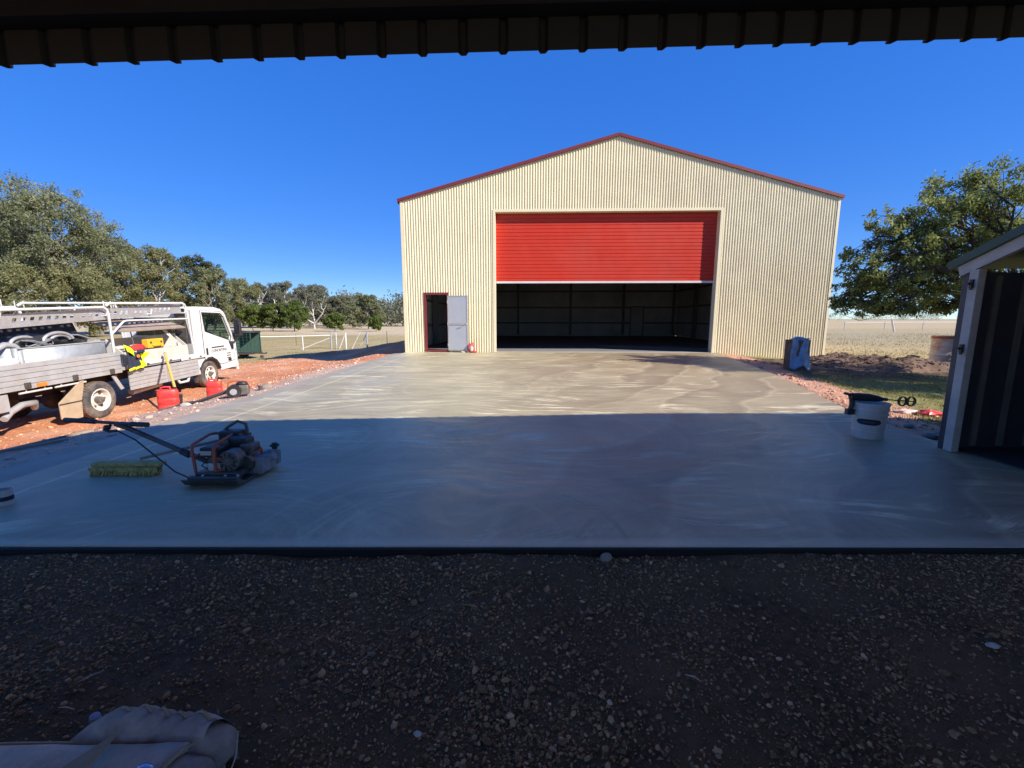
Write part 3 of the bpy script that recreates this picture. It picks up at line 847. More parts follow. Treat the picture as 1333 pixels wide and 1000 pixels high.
# ------------------------------------------------------------------ garden shed on the right
gs = empty('garden_shed', (4.17, 4.08, 0), (0, 0, R(-90)), label='small dark shed with white timber door frame and green roof edge', cat='shed')
GW, GD, PK, EVS = 2.7, 2.6, 2.28, 1.67
def rl(x): return EVS + 0.03 + (PK - EVS) * min(x + 0.05, GW - x + 0.05) / (GW / 2)
MB().prism([(0, 0), (0.075, 0), (0.075, EVS + 0.02), (0, EVS)], 'y', 0, 0.05).build('corner_trim', mt['shed_dark'], gs, bevel=0.004)
MB().box((0.012, GD / 2 + 0.05, EVS / 2), (0.02, GD, EVS)).build('side_wall', mt['shed_dark'], gs)
MB().box((GW, GD / 2 + 0.05, EVS / 2), (0.02, GD, EVS)).build('side_wall', mt['shed_dark'], gs)
MB().prism([(0.03, 0), (GW - 0.02, 0), (GW - 0.02, EVS), (GW / 2, PK - 0.03), (0.03, EVS)], 'y', GD, GD + 0.03).build('back_wall', mt['shed_inner'], gs)
for i in range(11):
    x = 0.2 + i * 0.23
    MB().box((x, GD - 0.02, EVS / 2), (0.04, 0.03, EVS - 0.04)).build('wall_rib', mt['shed_dark'], gs)
MB().box((GW / 2, GD / 2 + 0.1, 0.004), (GW - 0.08, GD, 0.02)).build('floor', mt['shed_inner'], gs)
for i in range(9):
    MB().box((0.034, 0.3 + i * 0.26, EVS / 2), (0.02, 0.05, EVS - 0.06)).build('wall_rib', mt['rib_inner'], gs)
post = MB().box((0.122, 0.005, 0.845), (0.08, 0.07, 1.68)).build('door_post', mt['shed_white'], gs, bevel=0.004)
for z in (0.98, 1.56):
    h = MB().box((0.0, -0.045, 0), (0.028, 0.02, 0.075)).cyl((0, -0.05, 0.0), (0, -0.085, 0.0), 0.012, 8).box((0.012, -0.06, -0.03), (0.02, 0.012, 0.05)).build('latch', mt['black'], post, (0.122, 0.005, z))
MB().box((GW - 0.14, 0.005, 0.86), (0.095, 0.07, 1.71)).build('door_post', mt['shed_white'], gs, bevel=0.004)
for s in (0, 1):
    xa, xb = (-0.02, GW / 2) if s == 0 else (GW + 0.02, GW / 2)
    MB().bar((xa, -0.005, EVS + 0.015), (xb, -0.005, PK - 0.055), 0.05, 0.105).build('gable_board', mt['shed_white'], gs, bevel=0.003)
    dx = -1 if s == 0 else 1
    MB().bar((xa + dx * 0.08, 0.02, EVS + 0.065), (xb, 0.02, PK + 0.045), 0.16, 0.075).build('roof_edge', mt['shed_green'], gs, bevel=0.004)
    b = MB(); b.add([(xa + dx * 0.08, 0.09, EVS + 0.055), (xb, 0.09, PK + 0.035), (xb, GD + 0.15, PK + 0.035), (xa + dx * 0.08, GD + 0.15, EVS + 0.055)], [(0, 1, 2, 3)])
    b.build('roof_sheet', mt['shed_green'], gs, thick=0.02)
# ------------------------------------------------------------------ flatbed truck (local x forward, y to its far side, z up)
TA = Vector((-8.79, 9.08, -0.85)); TB = Vector((-8.95, 12.72, -0.75))
TROT = (0, -math.asin((TB.z - TA.z) / 3.64), math.atan2(TB.y - TA.y, TB.x - TA.x))
TM = Matrix.Translation(TA) @ Euler(TROT).to_matrix().to_4x4()
tk = empty('flatbed_truck', TA, TROT, label='white cab flatbed work truck with silver tray parked on red earth', cat='truck')
TW = 1.96
def on_truck(p): return TM @ Vector(p)

def text_mesh(name, body, size, m, parent, loc, rot, ext=0.0015):
    cu = bpy.data.curves.new(name, 'FONT'); cu.body = body; cu.size = size; cu.extrude = ext; cu.align_x = 'LEFT'
    o = bpy.data.objects.new(name, cu); COL.objects.link(o)
    dg = bpy.context.evaluated_depsgraph_get()
    me = bpy.data.meshes.new_from_object(o.evaluated_get(dg))
    bpy.data.objects.remove(o)
    return mkobj(name, me, m, parent, loc, rot)

ARCH = [(3.69 + 0.47 * math.cos(R(a)), 0.36 + 0.47 * math.sin(R(a))) for a in range(150, 20, -13)]
OUT = [(3.15, 0.74), (3.22, 0.66)] + ARCH + [(4.20, 0.42), (4.95, 0.43), (5.06, 0.62), (5.09, 1.18), (5.04, 1.28), (4.68, 2.10), (4.60, 2.20), (4.45, 2.27), (4.1, 2.32), (3.25, 2.33), (3.15, 2.26)]
WIN = [(3.64, 1.62), (3.57, 2.17), (4.40, 2.13), (4.52, 2.04), (4.80, 1.42), (4.76, 1.30)]
cab = empty('cab'); cab.parent = tk
for y0, y1 in ((0.03, 0.08), (TW - 0.08, TW - 0.03)):
    MB().prism(OUT, 'y', y0, y1, [WIN[::-1]]).build('side_panel', mt['white'], cab, bevel=0.012)
b = MB()
roof = [(5.04, 1.28), (4.68, 2.10), (4.60, 2.20), (4.45, 2.27), (4.1, 2.32), (3.25, 2.33), (3.15, 2.26)]
for (ua, va), (ub, vb) in list(zip(roof, roof[1:]))[1:]:
    b.add([(ua, 0.05, va), (ub, 0.05, vb), (ub, TW - 0.05, vb), (ua, TW - 0.05, va)], [(0, 1, 2, 3)])
b.build('roof', mt['white'], cab, sm=50, thick=0.03)
MB().prism([(0.08, 0.75), (TW - 0.08, 0.75), (TW - 0.08, 2.25), (0.08, 2.25)], 'x', 3.16, 3.19, [[(0.35, 1.55), (0.35, 2.05), (TW - 0.35, 2.05), (TW - 0.35, 1.55)]]).build('rear_panel', mt['white'], cab)
MB().box((3.175, TW / 2, 1.8), (0.012, TW - 0.7, 0.5)).build('rear_window', mt['glass'], cab)
MB().box((5.045, TW / 2, 0.86), (0.05, TW - 0.16, 0.8)).build('front_panel', mt['white'], cab, bevel=0.01)
b = MB(); b.add([(5.03, 0.09, 1.29), (4.69, 0.09, 2.10), (4.69, TW - 0.09, 2.10), (5.03, TW - 0.09, 1.29)], [(0, 1, 2, 3)])
b.build('windscreen', mt['glass'], cab, thick=0.006)
MB().box((4.1, TW / 2, 0.83), (1.8, TW - 0.2, 0.06)).build('cab_floor', mt['black'], cab)
for y in (0.45, 1.0, 1.5):
    MB().box((3.62, y, 1.08), (0.5, 0.42, 0.16)).box((3.40, y, 1.42), (0.13, 0.42, 0.62), (0, R(-10), 0)).build('seat', mt['black'], cab, bevel=0.03)
MB().box((4.85, TW / 2, 1.2), (0.3, TW - 0.25, 0.2)).build('dashboard', mt['black'], cab, bevel=0.03)
ring = [(4.42 + 0.06 * math.cos(a), 0.5 + 0.2 * math.cos(a + PI / 2), 1.4 + 0.18 * math.sin(a + PI / 2)) for a in np.linspace(0, 2 * PI, 18, False)]
MB().tube(ring, 0.014, 6, True).build('steering_wheel', mt['black'], cab)
DOOR = [(3.48, 0.80), (3.50, 2.245), (4.42, 2.20), (4.58, 2.09), (4.90, 1.30), (4.92, 0.66), (4.30, 0.60), (4.14, 0.62), (4.02, 0.76), (3.80, 0.875), (3.6, 0.87)]
dr_ = MB().prism(DOOR, 'y', 0.016, 0.026, [WIN[::-1]]).build('door', mt['white'], cab, bevel=0.004)
MB().prism([(3.60, 1.64), (3.545, 2.19), (4.41, 2.155), (4.545, 2.05), (4.83, 1.41), (4.78, 1.275)], 'y', 0.008, 0.016, [[q for q in WIN][::-1]]).build('window_seal', mt['black'], dr_)
MB().prism(WIN, 'y', 0.045, 0.05).build('window_pane', mt['glass'], dr_)
MB().tube([(u, 0.016, v) for u, v in DOOR], 0.006, 4, True).build('door_gap', mt['dark'], dr_)
MB().box((3.60, 0.008, 1.05), (0.07, 0.02, 0.20)).build('door_handle', mt['black'], dr_, bevel=0.006)
text_mesh('lettering', 'CONCRETING', 0.115, mt['black'], dr_, (3.80, 0.012, 1.00), (R(90), 0, 0))
MB().box((4.12, 0.012, 1.14), (0.60, 0.003, 0.035)).build('lettering_line', mt['black'], dr_)
for z in (0.90, 0.83, 0.76):
    MB().box((4.62, 0.012, z), (0.20, 0.003, 0.025)).build('lettering_line', mt['black'], dr_)
MB().prism([(4.56, 0.66), (4.72, 0.64), (4.74, 0.72), (4.66, 0.75), (4.57, 0.73)], 'y', 0.010, 0.014).build('badge', mt['black'], dr_)
MB().prism(WIN, 'y', TW - 0.055, TW - 0.05).build('window_pane', mt['glass'], cab)
MB().tube([(3.69 + 0.48 * math.cos(R(a)), 0.035, 0.36 + 0.48 * math.sin(R(a))) for a in range(155, 5, -10)], 0.035, 6).build('arch_trim', mt['black'], cab)
mir = MB().box((4.93, -0.17, 1.68), (0.12, 0.20, 0.52)).build('mirror', mt['black'], cab, bevel=0.03)
MB().box((4.862, -0.17, 1.70), (0.006, 0.16, 0.40)).build('mirror_glass', M('mirror_dark', (0.10, 0.12, 0.15), 0.05, 0.8, 0.02), mir)
MB().tube([(4.93, -0.17, 1.45), (4.92, -0.12, 1.30), (4.90, 0.0, 1.22)], 0.022, 6).tube([(4.93, -0.17, 1.93), (4.86, 0.0, 2.02)], 0.016, 6).build('mirror_arm', mt['black'], mir)
MB().prism([(4.68, 1.28), (4.92, 1.24), (4.90, 1.02), (4.80, 0.98)], 'y', 0.006, 0.016).build('corner_vent', mt['black'], cab)
# bull bar
b = MB()
for y in (0.12, 0.55, TW - 0.55, TW - 0.12):
    b.tube([(5.13, y, 0.36), (5.20, y, 0.70), (5.20, y, 0.98), (5.13, y, 1.05)], 0.032, 8)
b.tube([(5.0, 0.02, 0.98), (5.19, 0.12, 1.02), (5.2, TW / 2, 1.03), (5.19, TW - 0.12, 1.02)], 0.032, 8)
b.tube([(5.05, 0.03, 0.36), (5.16, 0.14, 0.36), (5.16, TW - 0.14, 0.36)], 0.05, 8)
b.build('bull_bar', mt['alu'], tk, sm=50)
MB().box((5.12, TW / 2, 0.48), (0.06, TW - 0.1, 0.22)).build('bumper', mt['white'], tk, bevel=0.015)
# wheels
def wheel(name, u, y, rad, wd, deep, parent):
    w = empty(name, (u, y, rad)); w.parent = parent
    T = Matrix.Rotation(R(90), 4, 'X')          # lathe z -> -y (outside)
    h = wd / 2; rr = rad * 0.60
    MB().lathe([(rr, -h * 0.9), (rad * 0.8, -h), (rad * 0.94, -h * 0.92), (rad, -h * 0.7), (rad, h * 0.7), (rad * 0.94, h * 0.92), (rad * 0.80, h), (rr, h * 0.9)], 40, T).build('tyre', mt['tyre'], w, sm=40)
    tb = MB()
    for k in range(44):
        a = 2 * PI * k / 44
        for s, ph_ in ((-0.45, 0.0), (0.45, 0.07), (0.0, 0.035)):
            aa = a + ph_
            tb.box((math.sin(aa) * rad * 1.004, s * h, math.cos(aa) * rad * 1.004), (rad * 0.085, h * 0.38, 0.018), (0, aa, 0))
    tb.build('tread', mt['tread'], w)
    rim = MB().lathe([(rr + 0.01, h * 0.92), (rr - 0.012, h * 0.95), (rr - 0.03, h * 0.75), (rr - 0.045, h * (0.0 if deep else 0.4)), (rr * 0.55, h * (-0.12 if deep else 0.55)), (rr * 0.5, h * (0.05 if deep else 0.7)), (rr * 0.30, h * (0.05 if deep else 0.7)), (0.001, h * (0.05 if deep else 0.7))], 36, T).build('rim', mt['rim'], w, sm=40)
    hub = MB().lathe([(rr * 0.32, 0), (rr * 0.30, 0.05 if not deep else 0.11), (rr * 0.16, 0.06 if not deep else 0.125), (0.001, 0.065 if not deep else 0.13)], 16, Matrix.Translation((0, -h * (0.05 if deep else 0.7), 0)) @ T)
    hub.build('hub', mt['engine'], rim, sm=40)
    for k in range(6):
        a = 2 * PI * k / 6
        zf = -h * (0.0 if deep else 0.52) - 0.01
        MB().cyl((math.cos(a) * rr * 0.70, zf, math.sin(a) * rr * 0.70), (math.cos(a) * rr * 0.70, zf - 0.012, math.sin(a) * rr * 0.70), rr * 0.13, 10).build('hand_hole', mt['dark'], rim)
    return w
wheel('rear_wheel', 0, 0.11, 0.385, 0.21, True, tk)
wheel('rear_wheel', 0, 0.36, 0.385, 0.21, False, tk)
wheel('rear_wheel', 0, TW - 0.13, 0.385, 0.21, True, tk)
wheel('front_wheel', 3.69, 0.15, 0.375, 0.21, False, tk)
wheel('front_wheel', 3.69, TW - 0.17, 0.375, 0.21, False, tk)
# chassis and running gear
for y in (0.62, TW - 0.62):
    MB().box((1.0, y, 0.72), (7.2, 0.09, 0.20)).build('chassis_rail', mt['dark'], tk)
b = MB()
for u in (-2.3, -1.2, -0.3, 0.9, 2.0, 3.0): b.box((u, TW / 2, 0.72), (0.09, 1.2, 0.14))
for u in (-2.2, -1.4, -0.6, 0.5, 1.3, 2.1, 2.9): b.box((u, TW / 2, 0.86), (0.07, TW - 0.12, 0.09))
b.build('cross_member', mt['dark'], tk)
MB().cyl((0, 0.3, 0.385), (0, TW - 0.3, 0.385), 0.07, 12).blob((0, TW / 2, 0.40), (0.2, 0.2, 0.2), 0.02, 14).build('rear_axle', mt['dark'], tk, sm=50)
MB().cyl((3.69, 0.3, 0.33), (3.69, TW - 0.3, 0.33), 0.05, 12).build('front_axle', mt['dark'], tk, sm=50)
MB().box((-1.55, 0.75, 0.56), (0.9, 0.5, 0.3)).build('spare_carrier', mt['dark'], tk, bevel=0.03)
MB().tube([(-0.95, 0.42, 0.44), (-1.05, 0.30, 0.56), (-1.35, 0.22, 0.58), (-1.62, 0.16, 0.50), (-1.78, 0.10, 0.42)], 0.055, 12).build('exhaust_pipe', mt['alu_dusty'], tk, sm=50)
MB().cyl((1.75, 0.35, 0.55), (2.45, 0.35, 0.55), 0.17, 18).build('air_tank', mt['dark'], tk, sm=50)
MB().tube([(2.30, 0.06, 0.48), (2.36, 0.02, 0.34), (2.66, 0.02, 0.33), (2.80, 0.06, 0.46)], 0.035, 8).build('step', mt['white_steel'], tk, sm=50)
MB().tube([(1.0, 0.2, 0.36), (1.6, 0.16, 0.40), (1.9, 0.2, 0.40)], 0.075, 10).build('muffler', mt['alu_dusty'], tk, sm=50)
MB().prism([(-0.30, 0.87), (-0.36, 0.87), (-0.88, 0.50), (-0.88, 0.18), (-0.84, 0.13), (-0.45, 0.12), (-0.42, 0.46), (-0.34, 0.70)], 'y', 0.02, 0.05).build('mud_guard', mt['flap'], tk, bevel=0.006)
MB().bar((-0.885, 0.012, 0.47), (-0.41, 0.012, 0.46), 0.012, 0.02).build('guard_seam', mt['dark'], tk)
for k in range(3):
    MB().bar((0.40 + k * 0.045, 0.06 + k * 0.012, 0.83), (0.58 + k * 0.045, 0.06 + k * 0.012, 0.50), 0.02, 0.03).build('guard_stay', mt['alu_dusty'], tk)
MB().box((3.20, 0.10, 0.62), (0.16, 0.10, 0.40)).build('front_guard', mt['white_steel'], tk, bevel=0.02)
MB().box((3.19, 0.10, 0.34), (0.20, 0.06, 0.26)).build('front_mud_flap', mt['dark'], tk)
# tray
MB().box((0.3, TW / 2, 0.955), (5.7, TW - 0.06, 0.07)).build('tray_floor', mt['alu_dusty'], tk)
MB().box((3.08, TW / 2, 1.12), (0.05, TW - 0.08, 0.4)).build('tray_front', mt['alu_dusty'], tk)
def dropside(u0, u1, y, parent, v0, v1, m):
    n = 5; hh = (v1 - v0) / n
    d = empty('drop_side', (u0, y, v0)); d.parent = parent
    for k in range(n):
        MB().box(((u1 - u0) / 2, 0, hh * (k + 0.5)), (u1 - u0, 0.035 if k % 2 else 0.028, hh - 0.008)).build('side_plank', m, d, bevel=0.005)
    MB().box(((u1 - u0) / 2, 0.008, (v1 - v0) / 2), (u1 - u0 - 0.01, 0.012, (v1 - v0) - 0.01)).build('backing', m, d)
    return d
ds = dropside(-2.6, 0.60, 0.0, tk, 0.88, 1.355, mt['alu_dusty'])
for u in (-1.42, -0.52, 0.33):
    MB().box((u + 2.6, -0.03, 0.075), (0.10, 0.03, 0.10)).build('latch', mt['steel_dark'], ds, bevel=0.006)
MB().box((1.43, -0.025, 0.05), (0.18, 0.02, 0.07)).build('side_marker', mt['orange_mark'], ds, bevel=0.006)
for u0, u1 in ((-1.52, -0.95), (-0.88, -0.25)):
    MB().tube([(u0, 0.04, 0.82), (u1, 0.04, 0.82)], 0.018, 8).cyl((u0 + 0.12, 0.04, 0.82), (u0 + 0.12, 0.04, 0.92), 0.013, 6).cyl((u1 - 0.12, 0.04, 0.82), (u1 - 0.12, 0.04, 0.92), 0.013, 6).build('rope_rail', mt['white_steel'], tk)
MB().box((-2.0, 0.03, 0.70), (0.55, 0.04, 0.30)).build('rear_side_box', mt['alu_dusty'], tk, bevel=0.01)
ds2 = dropside(0.74, 3.10, -0.015, tk, 0.44, 0.895, mt['alu_dusty'])
MB().box((1.15, -0.02, 0.23), (0.05, 0.03, 0.44)).build('hinge_strap', mt['alu'], ds2)
dropside(-2.6, 3.08, TW - 0.02, tk, 0.95, 1.36, mt['alu_dusty'])
MB().box((1.95, 0.012, 1.00), (2.35, 0.04, 0.075)).build('edge_rail', mt['white_steel'], tk, bevel=0.006)
MB().box((2.95, -0.03, 0.955), (1.0, 0.03, 0.085)).build('edge_rail', mt['white_steel'], tk, bevel=0.006)
for u, y in ((1.35, -0.012), (2.1, -0.012), (2.75, -0.05), (3.2, -0.05)):
    MB().box((u, y, 0.985 if y > -0.03 else 0.955), (0.07, 0.012, 0.03)).build('catch', mt['steel_dark'], tk)
# open tool box on the tray
tb = empty('tool_box', (0.85, 0.10, 0.99)); tb.parent = tk
MB().box((1.05, 0.015, 0.16), (2.1, 0.03, 0.32)).build('front_panel', mt['cream_box'], tb, bevel=0.006)
MB().box((1.05, 0.62, 0.30), (2.1, 0.03, 0.60)).build('back_panel', mt['cream_box'], tb)
for u in (0.0, 2.1):
    MB().prism([(0.03, 0.0), (0.6, 0.0), (0.6, 0.62), (0.35, 0.62), (0.03, 0.32)], 'x', u - 0.015, u + 0.015).build('end_panel', mt['cream_box'], tb)
MB().box((1.05, 0.32, 0.012), (2.1, 0.6, 0.02)).build('base', mt['cream_box'], tb)
MB().box((1.05, 0.40, 0.33), (2.05, 0.30, 0.015)).build('shelf', mt['cream_box'], tb)
lid = MB().bar((0.0, 0.36, 0.92), (2.1, 0.36, 0.92), 0.78, 0.03, (0, -0.35, 1)).build('lid', mt['lid_brown'], tb)
for u in (0.35, 1.75):
    MB().bar((u, 0.02, 0.32), (u + 0.28, 0.30, 0.85), 0.02, 0.02).build('gas_strut', mt['steel_dark'], tb)
for u in (1.55, 1.62):
    MB().bar((u, 0.2, 0.75), (u + 0.30, 0.05, 0.32), 0.018, 0.03).build('lid_stay', mt['white_steel'], tb)
MB().prism([(1.30, 0.32), (1.98, 0.32), (1.62, 0.62)], 'y', 0.06, 0.075).build('divider', mt['cream_box'], tb)
# ladder rack
def rack_side(y):
    MB().tube([(0.55, y, 0.98), (0.56, y, 2.20), (0.53, y, 2.29), (0.44, y, 2.335), (-1.60, y, 2.29)], 0.028, 8).build('rack_post', mt['white_steel'], tk, sm=50)
    MB().tube([(0.52, y, 2.36), (0.62, y, 2.42), (2.86, y, 2.44), (2.96, y, 2.41), (3.02, y, 2.30), (3.12, y, 1.0)], 0.028, 8).build('rack_rail', mt['white_steel'], tk, sm=50)
    MB().tube([(0.56, y, 1.74), (0.92, y, 2.01), (1.02, y, 2.03), (3.02, y, 2.02)], 0.022, 8).build('rack_brace', mt['white_steel'], tk, sm=50)
    MB().tube([(-1.58, y, 2.30), (-1.60, y, 2.15), (-1.60, y, 1.30)], 0.028, 8).build('rack_post', mt['white_steel'], tk, sm=50) if y > 1 else MB().blob((-1.60, y, 2.27), (0.06, 0.05, 0.05), 0.02, 8).build('rack_end', mt['white_steel'], tk, sm=50)
    for u in (-1.50, 0.48, 0.66, 2.92):
        MB().cyl((u, y, 2.32), (u, y, 2.47), 0.010, 6).build('rope_peg', mt['white_steel'], tk)
rack_side(0.06); rack_side(TW - 0.06)
for u, z in ((-1.55, 2.13), (0.55, 2.16), (1.8, 2.17), (3.0, 2.18)):
    MB().tube([(u, 0.06, z + 0.12), (u, 0.09, z), (u, TW - 0.09, z), (u, TW - 0.06, z + 0.12)], 0.022, 8).build('rack_bar', mt['white_steel'], tk, sm=50)
MB().box((3.08, 0.30, 1.75), (0.05, 0.26, 1.1)).build('cab_screen', mt['steel_dark'], tk)

# ---- the load, each a thing of its own
def ramp(name, u0, v0, u1, v1, y, label, flat=False):
    L = math.hypot(u1 - u0, v1 - v0)
    loc = on_truck((u0, y, v0))
    e = empty(name, loc, label=label, cat='ramp', group='loading ramps on the rack')
    e.matrix_world = TM @ Matrix.Translation((u0, y, v0)) @ Matrix.Rotation(-math.atan2(v1 - v0, u1 - u0), 4, 'Y')
    if flat: e.matrix_world = e.matrix_world @ Matrix.Rotation(R(-90), 4, 'X')
    hh = 0.24
    b = MB()
    holes = []
    x = 0.25
    k = 0
    while x < L - 0.3:
        holes.append([(x, 0.085), (x + 0.075, 0.085), (x + 0.115, 0.165), (x + 0.04, 0.165)])
        k += 1
        x += 0.155 if k % 8 else 0.26
    # web in pieces around the holes keeps triangulation simple
    b.prism([(0, 0), (L, 0), (L, hh), (0, hh)], 'y', -0.004, 0.004, [h[::-1] for h in holes])
    b.build('web', mt['alu'], e)
    MB().box((L / 2, 0.03, 0.006), (L, 0.06, 0.012)).box((L / 2, 0.03, hh - 0.006), (L, 0.06, 0.012)).build('flange', mt['alu'], e)
    return e
ramp('loading_ramp', -2.9, 1.90, 2.95, 2.175, 0.16, 'nearer perforated aluminium ramp lying along the truck rack')
ramp('loading_ramp', -2.7, 1.98, 2.9, 2.20, 0.62, 'farther perforated aluminium ramp behind the first on the rack', True)

def load(name, p, label, cat):
    return empty(name, on_truck(p), TROT, label, cat)
e = load('metal_trough', (-1.35, 0.12, 0.99), 'grey galvanised sheet-metal trough standing on the tray behind the drop side', 'trough')
b = MB()
pth = [(0.0, 0.75), (0.0, 0.10), (0.03, 0.03), (0.10, 0.0), (1.76, 0.0), (1.80, 0.04), (1.80, 0.75)]
for (xa, ya), (xb, yb) in zip(pth, pth[1:]):
    b.add([(xa, ya, 0.0), (xb, yb, 0.0), (xb, yb, 0.62), (xa, ya, 0.62)], [(0, 1, 2, 3)])
b.build('trough_wall', mt['galv'], e, sm=50, thick=0.012)
MB().box((0.9, 0.38, 0.015), (1.78, 0.72, 0.012)).build('trough_base', mt['galv'], e)
MB().bar((0.02, -0.012, 0.615), (1.8, -0.012, 0.615), 0.02, 0.02).build('rim', mt['galv'], e)
tr = load('power_trowel', (-0.9, 0.45, 1.05), 'black and silver trowelling machine with curved guard lying in the trough', 'machine')
MB().blob((0.2, 0.1, 0.62), (0.55, 0.25, 0.16), 0.25, 16, 3).build('engine', mt['black'], tr, sm=50)
MB().blob((1.0, 0.15, 0.62), (0.40, 0.25, 0.17), 0.25, 16, 5).build('cover', mt['black'], tr, sm=50)
for k, (cx, r) in enumerate(((0.55, 0.30), (0.62, 0.20), (-0.05, 0.22))):
    MB().tube([(cx + r * math.cos(a), -0.12 + 0.03 * k, 0.62 + r * 0.55 * math.sin(a)) for a in np.linspace(0.2, PI - 0.1, 14)], 0.032, 8).build('guard_tube', mt['alu'], tr, sm=50)
MB().bar((0.9, -0.1, 0.72), (1.25, -0.05, 0.62), 0.16, 0.02).build('blade', mt['alu'], tr)
tub = load('dark_panel', (-1.0, 0.85, 1.0), 'black sheet leaning behind the trough under the ramps', 'panel')
MB().bar((0.0, 0.1, 0.80), (1.7, 0.1, 0.86), 0.03, 0.44, (0, 0.3, 1)).build('sheet', mt['black'], tub)
co = load('cable_coil', (-0.75, 0.22, 1.60), 'grey coil of cable piled on the near end of the trough', 'cable')
b = MB(); rr_ = random.Random(4)
pts = []
for k in range(90):
    a = k * 0.42
    r = 0.16 + 0.05 * math.sin(k * 0.9)
    pts.append((r * 1.3 * math.cos(a) + 0.05 * math.sin(k * .21), 0.10 + 0.10 * math.sin(a), 0.07 + 0.06 * math.sin(a * 1.0 + k * 0.2)))
b.tube(pts, 0.012, 6).build('coil', M('grey_cable', (0.20, 0.20, 0.20), 0.5, 0, 0.3), co, sm=50)
hs_ = load('grey_hose', (-1.65, 0.25, 1.38), 'pale grey curved hose arching over the rear of the trough', 'hose')
MB().tube([(-0.05, 0, 0.0), (0.0, 0, 0.14), (0.10, 0, 0.24), (0.26, 0.02, 0.30), (0.42, 0.03, 0.27), (0.5, 0.03, 0.18), (0.52, 0.02, 0.06)], 0.05, 10).build('hose_tube', mt['alu_dusty'], hs_, sm=50)
bh = load('black_handle', (-1.85, 0.20, 1.36), 'black looped tool handle sticking up beside the orange bag', 'tool')
MB().tube([(0, 0, 0), (-0.06, 0, 0.14), (-0.02, 0, 0.24), (0.08, 0, 0.22), (0.12, 0, 0.10), (0.2, 0, 0.0)], 0.022, 8).blob((0.15, 0.03, 0.0), (0.17, 0.1, 0.13), 0.3, 12, 9).build('handle_loop', mt['black'], bh, sm=50)
ob = load('orange_bag', (-2.05, 0.12, 0.99), 'bright orange cloth bag at the rear edge of the tray', 'bag')
MB().blob((0.0, 0.12, 0.36), (0.36, 0.16, 0.28), 0.35, 22, 2, 2.6).build('bag_body', mt['orange'], ob, sm=60)
MB().tube([(-0.2, 0.02, 0.55), (-0.1, 0.0, 0.66), (0.1, 0.0, 0.66), (0.2, 0.02, 0.54)], 0.02, 6).build('bag_strap', mt['orange'], ob, sm=50)
sk = load('pale_sack', (-1.55, 0.02, 1.30), 'small pale sack lying on the drop side next to the orange bag', 'sack')
MB().blob((0.0, 0.08, 0.08), (0.22, 0.10, 0.09), 0.3, 16, 6).build('sack_body', mt['sack'], sk, sm=60)
yc = load('yellow_case', (1.75, 0.22, 1.30), 'yellow plastic tool case standing in the open tool box', 'case')
MB().box((0.25, 0.08, 0.13), (0.52, 0.16, 0.22)).build('case_body', mt['yellow'], yc, bevel=0.02)
MB().tube([(0.12, -0.01, 0.10), (0.14, -0.05, 0.08), (0.36, -0.05, 0.08), (0.38, -0.01, 0.10)], 0.014, 6).build('case_handle', mt['yellow'], yc)
for u in (0.08, 0.42):
    MB().box((u, -0.005, 0.16), (0.05, 0.015, 0.05)).build('case_latch', mt['steel_dark'], yc)
rb = load('red_bag', (1.20, 0.14, 1.28), 'small red bag in the open tool box beside the yellow case', 'bag')
MB().blob((0.15, 0.06, 0.08), (0.24, 0.1, 0.10), 0.3, 14, 8).build('bag_body', mt['red_bag'], rb, sm=60)
for k, (u, m_, lab) in enumerate(((1.05, 'litter', 'white rag lying in the rear end of the open tool box'), (1.5, 'litter', 'crumpled pale wrapping behind the red bag in the tool box'))):
    e = load('rag', (u, 0.38, 1.33), lab, 'rag')
    MB().blob((0.1, 0.05, 0.05), (0.18, 0.1, 0.06), 0.4, 12, 12 + k).build('cloth', mt[m_], e, sm=60)
# hi-vis jacket hung over the tray corner
jk = load('work_jacket', (0.60, -0.06, 0.92), 'navy and fluorescent yellow work jacket hung on the tray corner', 'jacket')
def cloth(poly_fn, nu, nv): return MB().grid(poly_fn, nu, nv)
def jb(u, v):
    w0 = 0.02 + 0.30 * u
    x = w0 + 0.05 * (1 - v) * u + 0.10 * v * u
    z = 0.02 + v * (0.50 - 0.18 * u)
    return (x, -0.03 - 0.045 * math.sin(u * 7 + v * 2) - 0.05 * (1 - v), z)
cloth(jb, 18, 14).build('body', mt['navy'], jk, sm=60, thick=0.02)
def js(u, v):
    x = 0.34 + 0.26 * math.sin(u * PI * 0.55) * (0.6 + 0.4 * v)
    z = 0.02 + 0.33 * v + 0.06 * u - 0.05 * u * v
    return (x, -0.06 - 0.06 * math.sin(v * 5 + u * 3), z)
cloth(js, 12, 14).build('sleeve', mt['hivis'], jk, sm=60, thick=0.03)
def jt(u, v): return (0.02 + 0.42 * u, -0.05 - 0.03 * math.sin(u * 6), 0.585 - 0.26 * u - 0.13 * v)
cloth(jt, 12, 5).build('shoulder', mt['hivis'], jk, sm=60, thick=0.02)
def jh(u, v): return (0.005 + 0.38 * u, -0.10 - 0.045 * math.sin(u * 7), -0.02 + 0.05 * v + 0.04 * abs(math.sin(u * 5)))
cloth(jh, 16, 3).build('hem', mt['hivis'], jk, sm=60, thick=0.015)
MB().blob((0.28, -0.13, 0.30), (0.05, 0.012, 0.04), 0.1, 8).build('badge', mt['orange_mark'], jk)
MB().blob((0.40, -0.1, 0.40), (0.10, 0.05, 0.05), 0.3, 10, 3).build('collar', mt['navy'], jk, sm=60)
